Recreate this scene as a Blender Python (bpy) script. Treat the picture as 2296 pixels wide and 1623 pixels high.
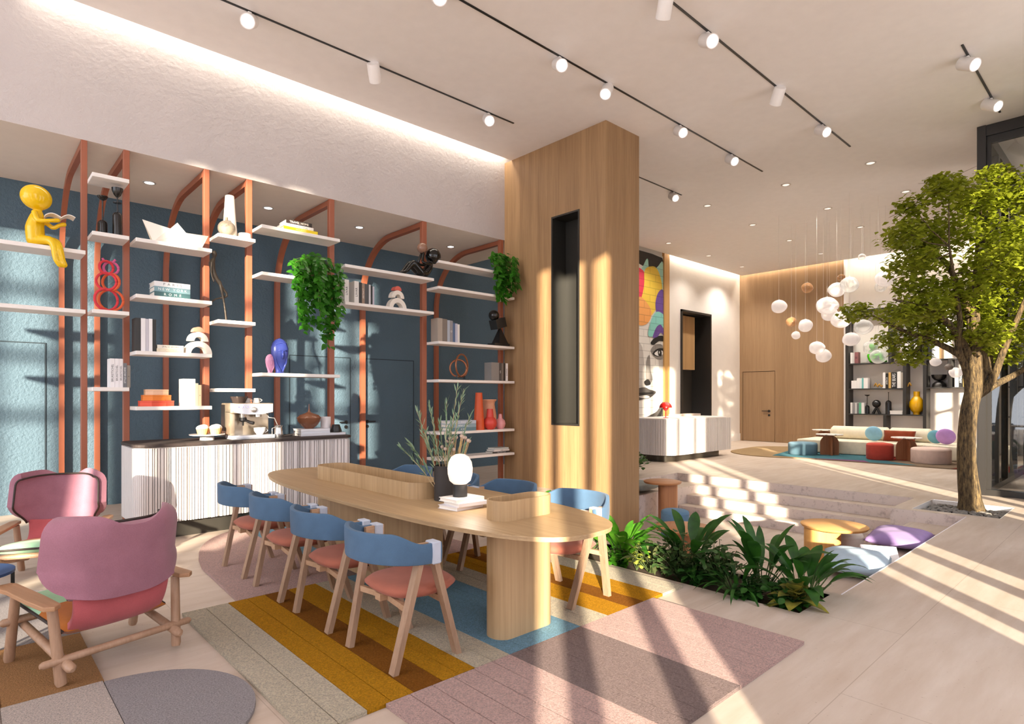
import bpy, bmesh, math, random
from mathutils import Vector, Matrix
random.seed(11)
S = bpy.context.scene
C = S.collection
PI = math.pi
for o in list(bpy.data.objects): bpy.data.objects.remove(o)

# ---------------------------------------------------------------- camera
W, Hpx = 2296, 1623
FPX = 1338.43
FWD = Vector((0.6783422, 0.7347443, 0)); RGT = Vector((0.7347461, -0.6783442, 0))
cam_d = bpy.data.cameras.new('camera'); cam = bpy.data.objects.new('camera', cam_d); C.objects.link(cam)
cam_d.sensor_width = 36; cam_d.lens = 36 * FPX / W
cam_d.shift_y = (889.77 - Hpx / 2) / W
cam_d.clip_start = 0.05; cam_d.clip_end = 200
cam.location = (0, 0, 1.65)
cam.rotation_euler = (PI / 2, 0, math.atan2(FWD.y, FWD.x) - PI / 2)
S.camera = cam

# ---------------------------------------------------------------- world, sun, exposure
w = bpy.data.worlds.new('world'); S.world = w; w.use_nodes = True
bg = w.node_tree.nodes['Background']
bg.inputs[0].default_value = (0.93, 0.96, 1.06, 1); bg.inputs[1].default_value = 4.2
sun_d = bpy.data.lights.new('sun', 'SUN'); sun = bpy.data.objects.new('sun', sun_d); C.objects.link(sun)
sun_d.energy = 19.5; sun_d.color = (1.0, 0.88, 0.68); sun_d.angle = math.radians(0.9)
EL = math.radians(12.4)
LD = Vector((0.715 * math.cos(EL), 0.701 * math.cos(EL), -math.sin(EL)))
sun.rotation_euler = LD.to_track_quat('-Z', 'Y').to_euler(); sun.location = (-10, -10, 12)
S.view_settings.view_transform = 'Standard'; S.view_settings.look = 'None'
S.view_settings.exposure = 0.0; S.view_settings.gamma = 1; S.view_settings.use_curve_mapping = False
S.cycles.use_denoising = True
S.cycles.max_bounces = 7; S.cycles.diffuse_bounces = 5; S.cycles.glossy_bounces = 3
S.cycles.transmission_bounces = 6; S.cycles.transparent_max_bounces = 10
S.cycles.sample_clamp_indirect = 6; S.cycles.caustics_reflective = False; S.cycles.caustics_refractive = False
S.cycles.use_adaptive_sampling = True; S.cycles.adaptive_threshold = 0.02

# ---------------------------------------------------------------- materials
def lin(c):
    if isinstance(c, str):
        c = c.lstrip('#'); c = c if len(c) == 6 else ''.join(q * 2 for q in c); c = [int(c[i:i + 2], 16) / 255 for i in (0, 2, 4)]
    return [(v / 12.92 if v <= .04045 else ((v + .055) / 1.055) ** 2.4) for v in c] + [1]
MATS = {}
class NT:
    def __init__(s, name):
        s.m = bpy.data.materials.new(name); s.m.use_nodes = True; s.t = s.m.node_tree
        s.b = s.t.nodes['Principled BSDF']; s.out = s.t.nodes['Material Output']
    def n(s, typ, **kw):
        nd = s.t.nodes.new(typ)
        for k, v in kw.items():
            if k in nd.inputs: nd.inputs[k].default_value = v
            else: setattr(nd, k, v)
        return nd
    def l(s, a, b): s.t.links.new(a, b)
    def coord(s, scale=(1, 1, 1), kind='Object'):
        tc = s.n('ShaderNodeTexCoord'); mp = s.n('ShaderNodeMapping'); mp.inputs['Scale'].default_value = scale
        s.l(tc.outputs[kind], mp.inputs['Vector']); return mp.outputs['Vector']
    def ramp(s, fac, stops):
        r = s.n('ShaderNodeValToRGB'); e = r.color_ramp.elements
        e[0].position, e[0].color = stops[0][0], lin(stops[0][1]); e[1].position, e[1].color = stops[-1][0], lin(stops[-1][1])
        for p, c in stops[1:-1]:
            q = e.new(p); q.color = lin(c)
        s.l(fac, r.inputs['Fac']); return r.outputs['Color']
    def noise(s, vec, scale, detail=3, rough=.55):
        n = s.n('ShaderNodeTexNoise', Scale=scale, Detail=detail, Roughness=rough); s.l(vec, n.inputs['Vector']); return n.outputs['Fac']
    def bump(s, h, strength=.3, dist=.01):
        b = s.n('ShaderNodeBump', Strength=strength, Distance=dist); s.l(h, b.inputs['Height']); s.l(b.outputs['Normal'], s.b.inputs['Normal'])
    def base(s, out): s.l(out, s.b.inputs['Base Color'])
def cached(f):
    def g(*a):
        k = (f.__name__,) + a
        if k not in MATS: MATS[k] = f(*a)
        return MATS[k]
    return g
@cached
def plain(col, rough=.5, metal=0.0, vary=.04):
    n = NT('paint_' + col.strip('#')); n.b.inputs['Roughness'].default_value = rough; n.b.inputs['Metallic'].default_value = metal
    c = lin(col)
    if vary:
        v = n.coord((1, 1, 1)); f = n.noise(v, 6, 2)
        hs = n.n('ShaderNodeHueSaturation'); hs.inputs['Color'].default_value = c
        mr = n.n('ShaderNodeMapRange'); mr.inputs['To Min'].default_value = 1 - vary; mr.inputs['To Max'].default_value = 1 + vary
        n.l(f, mr.inputs['Value']); n.l(mr.outputs[0], hs.inputs['Value']); n.base(hs.outputs['Color'])
    else: n.b.inputs['Base Color'].default_value = c
    return n.m
@cached
def wood(c1, c2, axis='z', fine=1.0, rough=.5):
    n = NT('wood_' + c1.strip('#') + axis); sc = {'z': (55, 55, 1.3), 'y': (55, 1.3, 55), 'x': (1.3, 55, 55)}[axis]
    v = n.coord(tuple(q * fine for q in sc)); f = n.noise(v, 1.0, 5, .65)
    v2 = n.coord(tuple(q * fine * .1 for q in sc)); f2 = n.noise(v2, 1.0, 2)
    mx = n.n('ShaderNodeMath', operation='MULTIPLY_ADD'); n.l(f2, mx.inputs[0]); mx.inputs[1].default_value = .5; 
    m2 = n.n('ShaderNodeMath', operation='MULTIPLY'); n.l(f, m2.inputs[0]); m2.inputs[1].default_value = .6; n.l(m2.outputs[0], mx.inputs[2])
    n.base(n.ramp(mx.outputs[0], [(.35, c2), (.68, c1)])); n.b.inputs['Roughness'].default_value = rough
    n.bump(f, .12, .003); return n.m
@cached
def fabric(col, rough=.9, scale=420.0, sheen=.25):
    n = NT('fabric_' + col.strip('#')); v = n.coord()
    f = n.noise(v, scale, 2); f2 = n.noise(v, 7, 3)
    ad = n.n('ShaderNodeMath', operation='ADD'); n.l(f, ad.inputs[0]); n.l(f2, ad.inputs[1])
    mr = n.n('ShaderNodeMapRange'); mr.inputs['From Min'].default_value = .6; mr.inputs['From Max'].default_value = 1.4
    mr.inputs['To Min'].default_value = .84; mr.inputs['To Max'].default_value = 1.14
    n.l(ad.outputs[0], mr.inputs['Value']); hs = n.n('ShaderNodeHueSaturation'); hs.inputs['Color'].default_value = lin(col)
    n.l(mr.outputs[0], hs.inputs['Value']); n.base(hs.outputs['Color']); n.b.inputs['Roughness'].default_value = rough
    n.b.inputs['Sheen Weight'].default_value = sheen * .35; n.b.inputs['Specular IOR Level'].default_value = .2; n.bump(f, .25, .004); return n.m
@cached
def carpet(col):
    n = NT('carpet_' + col.strip('#')); v = n.coord(); f = n.noise(v, 105, 4, .75); f2 = n.noise(v, 3.2, 2)
    mr = n.n('ShaderNodeMapRange'); mr.inputs['From Min'].default_value = .3; mr.inputs['From Max'].default_value = .7
    mr.inputs['To Min'].default_value = .8; mr.inputs['To Max'].default_value = 1.7; n.l(f, mr.inputs['Value'])
    wv = n.n('ShaderNodeTexWave', Scale=1.0, Distortion=0.0); wv.wave_type = 'BANDS'; wv.bands_direction = 'X'
    vv = n.coord((2.3, 1, 1)); n.l(vv, wv.inputs['Vector'])
    hs = n.n('ShaderNodeHueSaturation'); hs.inputs['Color'].default_value = lin(col); n.l(mr.outputs[0], hs.inputs['Value'])
    n.base(hs.outputs['Color']); n.b.inputs['Roughness'].default_value = 1; n.b.inputs['Specular IOR Level'].default_value = .1
    n.bump(f, 1.0, .045); return n.m
@cached
def plaster(col, strength, scale):
    n = NT('plaster_' + col.strip('#')); v = n.coord(); f = n.noise(v, scale, 5, .6); f2 = n.noise(v, 1.2, 3)
    hs = n.n('ShaderNodeHueSaturation'); hs.inputs['Color'].default_value = lin(col)
    mr = n.n('ShaderNodeMapRange'); mr.inputs['To Min'].default_value = .9; mr.inputs['To Max'].default_value = 1.1; n.l(f2, mr.inputs['Value'])
    n.l(mr.outputs[0], hs.inputs['Value']); n.base(hs.outputs['Color']); n.b.inputs['Roughness'].default_value = .75; n.bump(f, strength, .03); return n.m
@cached
def stone(col, dark):
    n = NT('stone_' + col.strip('#')); v = n.coord(); f = n.noise(v, 9, 6, .7); f3 = n.noise(v, 60, 2)
    vo = n.n('ShaderNodeTexVoronoi', Scale=16.0); n.l(v, vo.inputs['Vector'])
    r = n.ramp(f, [(.33, dark), (.47, col), (.8, col)])
    rv = n.ramp(vo.outputs['Distance'], [(.05, '#7a6c68'), (.14, '#ffffff')])
    mx = n.n('ShaderNodeMix', data_type='RGBA', blend_type='MULTIPLY'); mx.inputs[0].default_value = .25
    n.l(r, mx.inputs[6]); n.l(rv, mx.inputs[7]); n.base(mx.outputs[2]); n.b.inputs['Roughness'].default_value = .7; n.bump(f3, .15, .005); return n.m
@cached
def tiles():
    n = NT('floor_tile'); v = n.coord(); br = n.n('ShaderNodeTexBrick', Scale=1.0)
    br.offset = .5; br.inputs['Mortar Size'].default_value = .003; br.inputs['Brick Width'].default_value = 2.4; br.inputs['Row Height'].default_value = 1.2
    br.inputs['Color1'].default_value = lin('#cdbfb3'); br.inputs['Color2'].default_value = lin('#cabbae'); br.inputs['Mortar'].default_value = lin('#b5a699')
    n.l(v, br.inputs['Vector']); v2 = n.coord((.5, 3, 1)); f = n.noise(v2, 2.2, 5, .6); f2 = n.noise(v, 45, 2)
    r = n.ramp(f, [(.3, '#eae4dd'), (.7, '#ffffff')]); sp = n.ramp(f2, [(.24, '#9c8a7c'), (.3, '#ffffff')])
    mx = n.n('ShaderNodeMix', data_type='RGBA', blend_type='MULTIPLY'); mx.inputs[0].default_value = 1
    n.l(br.outputs['Color'], mx.inputs[6]); n.l(r, mx.inputs[7])
    m2 = n.n('ShaderNodeMix', data_type='RGBA', blend_type='MULTIPLY'); m2.inputs[0].default_value = .5
    n.l(mx.outputs[2], m2.inputs[6]); n.l(sp, m2.inputs[7]); n.base(m2.outputs[2]); n.b.inputs['Roughness'].default_value = .55
    n.b.inputs['Specular IOR Level'].default_value = .3; return n.m
@cached
def glow(col, strength):
    n = NT('glow_' + col.strip('#')); n.b.inputs['Base Color'].default_value = lin(col)
    n.b.inputs['Emission Color'].default_value = lin(col); n.b.inputs['Emission Strength'].default_value = strength; return n.m
@cached
def leafm(col, col2, rough=.45, trans=.35):
    n = NT('leaf_' + col.strip('#')); v = n.coord(); f = n.noise(v, 9, 2)
    col_o = n.ramp(f, [(.3, col), (.7, col2)]); n.base(col_o); n.b.inputs['Roughness'].default_value = rough
    tr = n.n('ShaderNodeBsdfTranslucent'); n.l(col_o, tr.inputs['Color']); mx = n.n('ShaderNodeMixShader'); mx.inputs[0].default_value = trans
    n.l(n.b.outputs[0], mx.inputs[1]); n.l(tr.outputs[0], mx.inputs[2]); n.l(mx.outputs[0], n.out.inputs['Surface']); return n.m
@cached
def milk_glass(col, clear, emit):
    n = NT('glass_' + col.strip('#')); n.b.inputs['Base Color'].default_value = lin(col); n.b.inputs['Roughness'].default_value = .12
    v = n.coord(); f = n.noise(v, 7, 3); n.bump(f, .6, .03)
    if emit: n.b.inputs['Emission Color'].default_value = lin(col); n.b.inputs['Emission Strength'].default_value = emit
    tp = n.n('ShaderNodeBsdfTransparent'); fr = n.n('ShaderNodeLayerWeight', Blend=.35)
    mr = n.n('ShaderNodeMapRange'); mr.inputs['To Min'].default_value = 1 - clear; mr.inputs['To Max'].default_value = 1.0
    n.l(fr.outputs['Facing'], mr.inputs['Value']); mx = n.n('ShaderNodeMixShader'); n.l(mr.outputs[0], mx.inputs[0])
    n.l(tp.outputs[0], mx.inputs[1]); n.l(n.b.outputs[0], mx.inputs[2]); n.l(mx.outputs[0], n.out.inputs['Surface']); return n.m
@cached
def pane_glass(tint, opac):
    n = NT('pane_' + tint.strip('#')); tp = n.n('ShaderNodeBsdfTransparent'); tp.inputs[0].default_value = lin(tint)
    gl = n.n('ShaderNodeBsdfGlossy', Roughness=.02); fr = n.n('ShaderNodeFresnel', IOR=1.5)
    ad = n.n('ShaderNodeMath', operation='ADD'); ad.inputs[1].default_value = opac; n.l(fr.outputs[0], ad.inputs[0])
    mx = n.n('ShaderNodeMixShader'); n.l(ad.outputs[0], mx.inputs[0]); n.l(tp.outputs[0], mx.inputs[1]); n.l(gl.outputs[0], mx.inputs[2])
    n.l(mx.outputs[0], n.out.inputs['Surface']); return n.m

# ---------------------------------------------------------------- mesh helpers
def BM(): return bmesh.new()
def box(bm, x0, x1, y0, y1, z0, z1, M=None, mi=0):
    vs = [bm.verts.new((x, y, z)) for z in (z0, z1) for y in (y0, y1) for x in (x0, x1)]
    fs = [(0, 2, 3, 1), (4, 5, 7, 6), (0, 1, 5, 4), (2, 6, 7, 3), (0, 4, 6, 2), (1, 3, 7, 5)]
    for f in fs: bm.faces.new([vs[i] for i in f]).material_index = mi
    if M is not None:
        for v in vs: v.co = M @ v.co
    return vs
def prism(bm, pts, z0, z1, M=None, mi=0):
    n = len(pts); a = [bm.verts.new((p[0], p[1], z0)) for p in pts]; b = [bm.verts.new((p[0], p[1], z1)) for p in pts]
    bm.faces.new(a[::-1]).material_index = mi; bm.faces.new(b).material_index = mi
    for i in range(n): bm.faces.new((a[i], a[(i + 1) % n], b[(i + 1) % n], b[i])).material_index = mi
    if M is not None:
        for v in a + b: v.co = M @ v.co
    return a + b
def lathe(bm, prof, c=(0, 0, 0), seg=24, M=None, caps=True, sy=1.0):
    rings = []; allv = []
    for r, z in prof:
        rg = [bm.verts.new((c[0] + r * math.cos(2 * PI * i / seg), c[1] + sy * r * math.sin(2 * PI * i / seg), c[2] + z)) for i in range(seg)]
        rings.append(rg); allv += rg
    for a, b in zip(rings, rings[1:]):
        for i in range(seg): bm.faces.new((a[i], a[(i + 1) % seg], b[(i + 1) % seg], b[i]))
    if caps: bm.faces.new(rings[0][::-1]); bm.faces.new(rings[-1])
    if M is not None:
        for v in allv: v.co = M @ v.co
    return allv
def tube(bm, pts, rad, seg=8, sy=1.0, flat=None):
    """round tube along pts; rad a number or list; flat=(w,h) makes a rectangular bar"""
    pts = [Vector(p) for p in pts]; n = len(pts); rad = rad if isinstance(rad, (list, tuple)) else [rad] * n
    rings = []; ref = None
    for i, p in enumerate(pts):
        t = (pts[min(i + 1, n - 1)] - pts[max(i - 1, 0)]).normalized()
        if ref is None:
            ref = Vector((1, 0, 0)) if abs(t.x) < .8 else Vector((0, 1, 0))
        u = (ref - t * ref.dot(t)).normalized(); v = t.cross(u); ref = u
        if flat:
            k = [(flat[0] / 2, flat[1] / 2), (-flat[0] / 2, flat[1] / 2), (-flat[0] / 2, -flat[1] / 2), (flat[0] / 2, -flat[1] / 2)]
            rings.append([bm.verts.new(p + u * a + v * b) for a, b in k])
        else:
            rings.append([bm.verts.new(p + (u * math.cos(2 * PI * j / seg) + v * math.sin(2 * PI * j / seg) * sy) * rad[i]) for j in range(seg)])
    m = len(rings[0])
    for a, b in zip(rings, rings[1:]):
        for j in range(m): bm.faces.new((a[j], a[(j + 1) % m], b[(j + 1) % m], b[j]))
    bm.faces.new(rings[0][::-1]); bm.faces.new(rings[-1])
def ball(bm, c, r, seg=20, ring=12, M=None, wob=0, seed=0):
    rx, ry, rz = (r, r, r) if not isinstance(r, (list, tuple)) else r
    rnd = random.Random(seed); ph = [rnd.uniform(0, 6.3) for _ in range(4)]
    vs = []; rows = []
    for i in range(ring + 1):
        th = PI * i / ring; row = []
        for j in range(seg):
            a = 2 * PI * j / seg
            k = 1 + wob * (math.sin(2 * a + ph[0]) * math.sin(th) + .8 * math.sin(3 * th + ph[1] + a) * math.sin(th) + .5 * math.sin(4 * a + ph[2]) * math.sin(th) ** 2)
            row.append((c[0] + rx * k * math.sin(th) * math.cos(a), c[1] + ry * k * math.sin(th) * math.sin(a), c[2] - rz * math.cos(th)))
        rows.append(row)
    top = bm.verts.new(rows[0][0]); bot = bm.verts.new(rows[-1][0]); vs += [top, bot]
    R = [[bm.verts.new(p) for p in row] for row in rows[1:-1]]
    for row in R: vs += row
    for j in range(seg):
        bm.faces.new((top, R[0][(j + 1) % seg], R[0][j])); bm.faces.new((bot, R[-1][j], R[-1][(j + 1) % seg]))
    for a, b in zip(R, R[1:]):
        for j in range(seg): bm.faces.new((a[j], a[(j + 1) % seg], b[(j + 1) % seg], b[j]))
    if M is not None:
        for v in vs: v.co = M @ v.co
    return vs
def sheet(bm, f, nu, nv, thick=0.0, mi=None):
    g = [[bm.verts.new(f(i / nu, j / nv)) for j in range(nv + 1)] for i in range(nu + 1)]; fs = []
    for i in range(nu):
        for j in range(nv):
            q = bm.faces.new((g[i][j], g[i + 1][j], g[i + 1][j + 1], g[i][j + 1])); fs.append(q)
            if mi: q.material_index = mi((i + .5) / nu, (j + .5) / nv)
    if thick: bm.normal_update(); bmesh.ops.solidify(bm, geom=fs, thickness=thick)
def rrect(x0, x1, y0, y1, r, n=6):
    p = []
    for cx, cy, a0 in ((x1 - r, y1 - r, 0), (x0 + r, y1 - r, 90), (x0 + r, y0 + r, 180), (x1 - r, y0 + r, 270)):
        for i in range(n + 1):
            a = math.radians(a0 + 90 * i / n); p.append((cx + r * math.cos(a), cy + r * math.sin(a)))
    return p
def superell(cx, cy, ax, ay, e, n=48):
    p = []
    for i in range(n):
        a = 2 * PI * i / n; c, s = math.cos(a), math.sin(a)
        p.append((cx + ax * math.copysign(abs(c) ** (2 / e), c), cy + ay * math.copysign(abs(s) ** (2 / e), s)))
    return p
def cushion(bm, L, Wd, T, e=2.6, n=20, dx=0, dy=0, dz=0):
    """pillow: L x Wd plan, thickness T, pinched edges, corners pulled in"""
    def f(s):
        def g(u, v):
            a, b = u * 2 - 1, v * 2 - 1
            h = ((1 - abs(a) ** e) * (1 - abs(b) ** e)); h = max(h, 0) ** .45
            k = 1 - .06 * (1 - abs(a * b)) * (abs(a) ** 6 + abs(b) ** 6)
            w = .006 * math.sin(9 * a + 4 * b * s) * h
            return (dx + a * L / 2 * k, dy + b * Wd / 2 * k, dz + T / 2 + s * (T / 2 * h + w) * (1 if s > 0 else .75))
        return g
    sheet(bm, f(1), n, n); sheet(bm, lambda u, v: f(-1)(v, u) , n, n)
    bmesh.ops.remove_doubles(bm, verts=bm.verts[:], dist=.0005)
def bevel(bm, w, seg=2, ang=35):
    bm.normal_update()
    es = [e for e in bm.edges if len(e.link_faces) == 2 and e.calc_face_angle(0) > math.radians(ang)]
    if es: bmesh.ops.bevel(bm, geom=es, offset=w, segments=seg, profile=.6, affect='EDGES', clamp_overlap=True)
def obj(name, bm, mat=None, parent=None, smooth=None, mats=None):
    me = bpy.data.meshes.new(name); bmesh.ops.recalc_face_normals(bm, faces=bm.faces[:]); bm.to_mesh(me); bm.free()
    o = bpy.data.objects.new(name, me); C.objects.link(o)
    for m in (mats or [mat]): me.materials.append(m)
    if smooth is not None:
        me.polygons.foreach_set('use_smooth', [True] * len(me.polygons))
        if smooth < 180: me.set_sharp_from_angle(angle=math.radians(smooth))
    if parent: o.parent = parent
    return o
def tag(o, label, cat, group=None, kind=None):
    if label: o['label'] = label
    if cat: o['category'] = cat
    if group: o['group'] = group
    if kind: o['kind'] = kind
    return o
def thing(name, label, cat, loc=(0, 0, 0), rz=0, group=None):
    o = bpy.data.objects.new(name, None); o.empty_display_size = .1; C.objects.link(o); o.location = loc; o.rotation_euler = (0, 0, rz)
    return tag(o, label, cat, group)
def solo(name, bm, mat, label, cat, loc=(0, 0, 0), rz=0, smooth=None, group=None, kind=None, mats=None):
    o = obj(name, bm, mat, None, smooth, mats); o.location = loc; o.rotation_euler = (0, 0, rz); return tag(o, label, cat, group, kind)
def struct(name, bm, mat, parent=None, smooth=None, mats=None):
    o = obj(name, bm, mat, parent, smooth, mats)
    if not parent: o['kind'] = 'structure'
    return o
def dup(root, loc, rz, label, group=None):
    r = root.copy(); C.objects.link(r); r.location = loc; r.rotation_euler = (0, 0, rz); r['label'] = label
    if group: r['group'] = group
    for ch in list(root.children):
        c = ch.copy(); C.objects.link(c); c.parent = r
        for g in ch.children:
            d = g.copy(); C.objects.link(d); d.parent = c
    return r
_txt = {}
def text(name, s, h, mat, M, parent, maxw=None):
    """flat lettering: text lies in local XY, centred, cap height h, placed by matrix M"""
    if s not in _txt:
        cu = bpy.data.curves.new('t', 'FONT'); cu.body = s; cu.align_x = 'CENTER'; cu.align_y = 'CENTER'; cu.size = 1; cu.resolution_u = 2
        ob = bpy.data.objects.new('t', cu); C.objects.link(ob); dg = bpy.context.evaluated_depsgraph_get(); dg.update()
        me = bpy.data.meshes.new_from_object(ob.evaluated_get(dg)); bpy.data.objects.remove(ob); bpy.data.curves.remove(cu); _txt[s] = me
    bm = BM(); bm.from_mesh(_txt[s]); xs = [v.co.x for v in bm.verts] or [0]; wdt = max(xs) - min(xs)
    k = h / .7; kx = min(k, maxw / wdt) if maxw and wdt else k
    for v in bm.verts: v.co = M @ Vector((v.co.x * kx, v.co.y * k, 0))
    return obj(name, bm, mat, parent)
FACE_Y = Matrix.Rotation(PI / 2, 4, 'X')           # lettering that faces -Y
FACE_X = Matrix.Rotation(-PI / 2, 4, 'Z') @ FACE_Y  # lettering that faces -X
UP = Matrix.Rotation(PI / 2, 4, 'Z')                # reads upward
def T(x, y, z): return Matrix.Translation((x, y, z))
# ---------------------------------------------------------------- palette
OAK = wood('#aa8760', '#856545', 'z'); OAK_Y = wood('#b99c76', '#9c805c', 'y'); OAK_Z = wood('#bb9d76', '#9c7f5a', 'z', .9)
ASH = wood('#a88a72', '#8b6e59', 'z', 1.4); ASH_X = wood('#bb987a', '#a07d60', 'x', 1.4)
WALNUT = wood('#a9714e', '#8c5738', 'z', 1.2)
WHITE = plain('#f1ece8', .45); CEIL = plain('#f5f1ef', .9); SOFF = plaster('#c4bcba', .35, 18); PAINT = plaster('#e9e2dc', .12, 14)
BLUE = plaster('#546b7a', .6, 26); DARK = plain('#34312e', .45, .2); BLACK = plain('#1b1a1a', .35); TILE = tiles()
STONE = stone('#d3c6c0', '#b0a29d'); TERRA = plain('#9c5a40', .42); STEEL = plain('#cfcac5', .25, .9)

# ---------------------------------------------------------------- setting: floor, pit, steps
HOLES = [(4.7, 5.33, 1.86, 6.4), (5.4, 11.45, 2.71, 7.1), (5.4, 10.17, 1.8, 2.71), (10.35, 11.5, 1.45, 2.48)]
xs = sorted({-14, 1.0, 26} | {v for h in HOLES for v in h[:2]}); ys = sorted({-9, -.8, 10.9} | {v for h in HOLES for v in h[2:]})
bm = BM()
for xa, xb in zip(xs, xs[1:]):
    for ya, yb in zip(ys, ys[1:]):
        cx, cy = (xa + xb) / 2, (ya + yb) / 2
        if any(h[0] < cx < h[1] and h[2] < cy < h[3] for h in HOLES): continue
        bm.faces.new([bm.verts.new(p) for p in ((xa, ya, 0), (xb, ya, 0), (xb, yb, 0), (xa, yb, 0))])
bmesh.ops.remove_doubles(bm, verts=bm.verts[:], dist=1e-4)
struct('floor', bm, TILE)
def slab(name, x0, x1, y0, y1, z0, z1, top=TILE, side=STONE):
    bm = BM(); box(bm, x0, x1, y0, y1, z0, z1); bm.normal_update()
    for f in bm.faces: f.material_index = 1 if f.normal.z > .5 else 0
    return struct(name, bm, None, mats=[side, top])
bm = BM(); box(bm, 5.33, 11.5, 1.78, 7.15, -.75, -.66); struct('floor_pit', bm, TILE)
slab('trim_pit_back', 11.45, 11.62, 2.71, 7.2, -.7, -.001)
slab('trim_pit_side', 5.4, 11.5, 7.1, 7.25, -.7, -.001)
slab('trim_pit_near', 5.33, 5.4, 1.8, 7.1, -.7, -.001)
slab('trim_step_top', 11.12, 11.45, 2.71, 7.1, -.66, -.165)
slab('trim_step_middle', 10.79, 11.12, 2.71, 6.48, -.66, -.33)
slab('trim_step_low', 10.47, 10.79, 2.71, 6.46, -.66, -.495)
slab('trim_ledge', 5.4, 11.12, 6.48, 7.1, -.66, -.165)
slab('trim_bench', 5.4, 10.17, 1.8, 2.45, -.66, -.165)
slab('trim_pit_right', 5.33, 10.2, 1.66, 1.8, -.7, -.001)
bm = BM(); box(bm, 5.4, 10.17, 1.793, 1.799, -.16, .004); struct('trim_pit_edge', bm, plain('#efeaf2', .3))
# tree planter block: front wall, side wall, rim inside white
bm = BM(); box(bm, 10.17, 10.35, 1.5, 2.71, -.7, -.001); box(bm, 10.35, 11.62, 2.48, 2.71, -.7, -.001); struct('trim_planter', bm, STONE)
bm = BM()
for a in ((10.35, 10.36, 1.45, 2.48), (11.49, 11.5, 1.45, 2.48), (10.36, 11.49, 2.47, 2.48), (10.36, 11.49, 1.45, 1.46)): box(bm, *a, -.4, -.001)
box(bm, 10.35, 11.5, 1.45, 2.48, -.42, -.4)
struct('trim_planter_lining', bm, WHITE)
bm = BM(); box(bm, 4.7, 5.33, 1.86, 6.4, -.5, -.04); struct('trim_trough_soil', bm, plain('#4a3a2d', .95))
bm = BM()
for a in ((4.69, 4.7, 1.86, 6.4), (5.33, 5.34, 1.86, 6.4), (4.7, 5.33, 1.85, 1.86), (4.7, 5.33, 6.4, 6.41)): box(bm, *a, -.4, -.001)
struct('trim_trough', bm, plain('#4b4440', .6))

# ---------------------------------------------------------------- walls, soffit, ceiling
bm = BM(); box(bm, -14, 13.6, 10.9, 11.1, 0, 4.75); box(bm, 8.6, 13.6, 10.9, 11.1, 4.75, 6.5); struct('wall_left', bm, BLUE)
bm = BM(); box(bm, -14, 8.6, 8.8, 10.9, 4.7, 4.8); box(bm, -14, 8.6, 8.65, 8.8, 4.7, 9.5); box(bm, 8.55, 8.6, 8.8, 10.9, 4.8, 6.5); bm.normal_update()
for f in bm.faces: f.material_index = 1 if f.normal.z < -.5 else 0
struct('wall_soffit', bm, None, mats=[SOFF, plain('#ecdfd3', .85)])  # underside paint is lighter and warmer, standing in for bounced light
bm = BM(); box(bm, 13.55, 16.58, 10.82, 11.1, 0, 6.5); struct('wall_mural', bm, plain('#e8e4e0', .8))
bm = BM(); box(bm, 16.56, 16.86, 10.74, 11.1, 0, 6.5); struct('trim_wood', bm, wood('#d8ab6c', '#c0935a', 'z'))
bm = BM(); box(bm, 16.86, 17.6, 10.8, 11.1, 0, 6.5); box(bm, 19.56, 21.8, 10.8, 11.1, 0, 6.5); box(bm, 17.6, 19.56, 10.8, 11.1, 4.57, 6.5); struct('wall_reception', bm, PAINT)
bm = BM(); box(bm, 19.56, 21.75, 10.77, 10.8, 0, .27); struct('baseboard_reception', bm, WHITE)
bm = BM()  # dark portal behind the desk
box(bm, 17.6, 17.67, 10.75, 11.6, 0, 4.57); box(bm, 19.49, 19.56, 10.75, 11.6, 0, 4.57); box(bm, 17.6, 19.56, 10.75, 11.6, 4.5, 4.57)
d = struct('door_portal', bm, DARK)
bm = BM(); box(bm, 17.67, 19.49, 11.5, 11.6, 0, 4.5); obj('back_panel', bm, plain('#37322c', .5), d)
bm = BM(); box(bm, 17.67, 19.02, 11.1, 11.3, 2.6, 4.45); obj('hanging_panel', bm, wood('#b99467', '#a07c52', 'z'), d)
bm = BM(); box(bm, 17.67, 18.72, 11.4, 11.5, 0, 2.6); obj('lower_panel', bm, plain('#a48e74', .6), d)
FAR = wood('#a38463', '#886b4e', 'z', .8)
bm = BM(); box(bm, 21.75, 22, 9.46, 10.8, 2.6, 6.5); box(bm, 21.75, 22, 7.15, 9.46, 0, 6.5); box(bm, 21.75, 22, 10.69, 10.8, 0, 2.6); struct('wall_far', bm, FAR)
bm = BM(); box(bm, 21.72, 21.75, 7.15, 9.44, 0, .3); struct('baseboard_far', bm, FAR)
bm = BM(); box(bm, 21.765, 21.95, 9.475, 10.675, .01, 2.585); dr = struct('door_far', bm, FAR)
bm = BM(); box(bm, 21.97, 22, 9.4, 10.75, 0, 2.65); obj('frame_gap', bm, BLACK, dr)
bm = BM(); lathe(bm, [(.045, 0), (.045, .03)], M=T(21.765, 9.68, 1.13) @ Matrix.Rotation(-PI / 2, 4, 'Y')); box(bm, 21.72, 21.735, 9.66, 9.94, 1.12, 1.145)
lathe(bm, [(.04, 0), (.04, .02)], M=T(21.765, 9.68, .98) @ Matrix.Rotation(-PI / 2, 4, 'Y')); obj('door_handle', bm, BLACK, dr)
bm = BM(); box(bm, 22.05, 22.25, -1, 7.15, 0, 6.5); struct('wall_bookcase', bm, plaster('#f4ece4', .15, 10))
bm = BM(); box(bm, 21.72, 22.06, 7.1, 7.15, 0, 6.5); struct('trim_corner', bm, WHITE)
bm = BM()
for x0, x1, y0, y1 in ((.5, 8.2, -.9, 8.45), (8.2, 21.55, -.9, 10.62)): box(bm, x0, x1, y0, y1, 6.2, 6.32)
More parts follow.
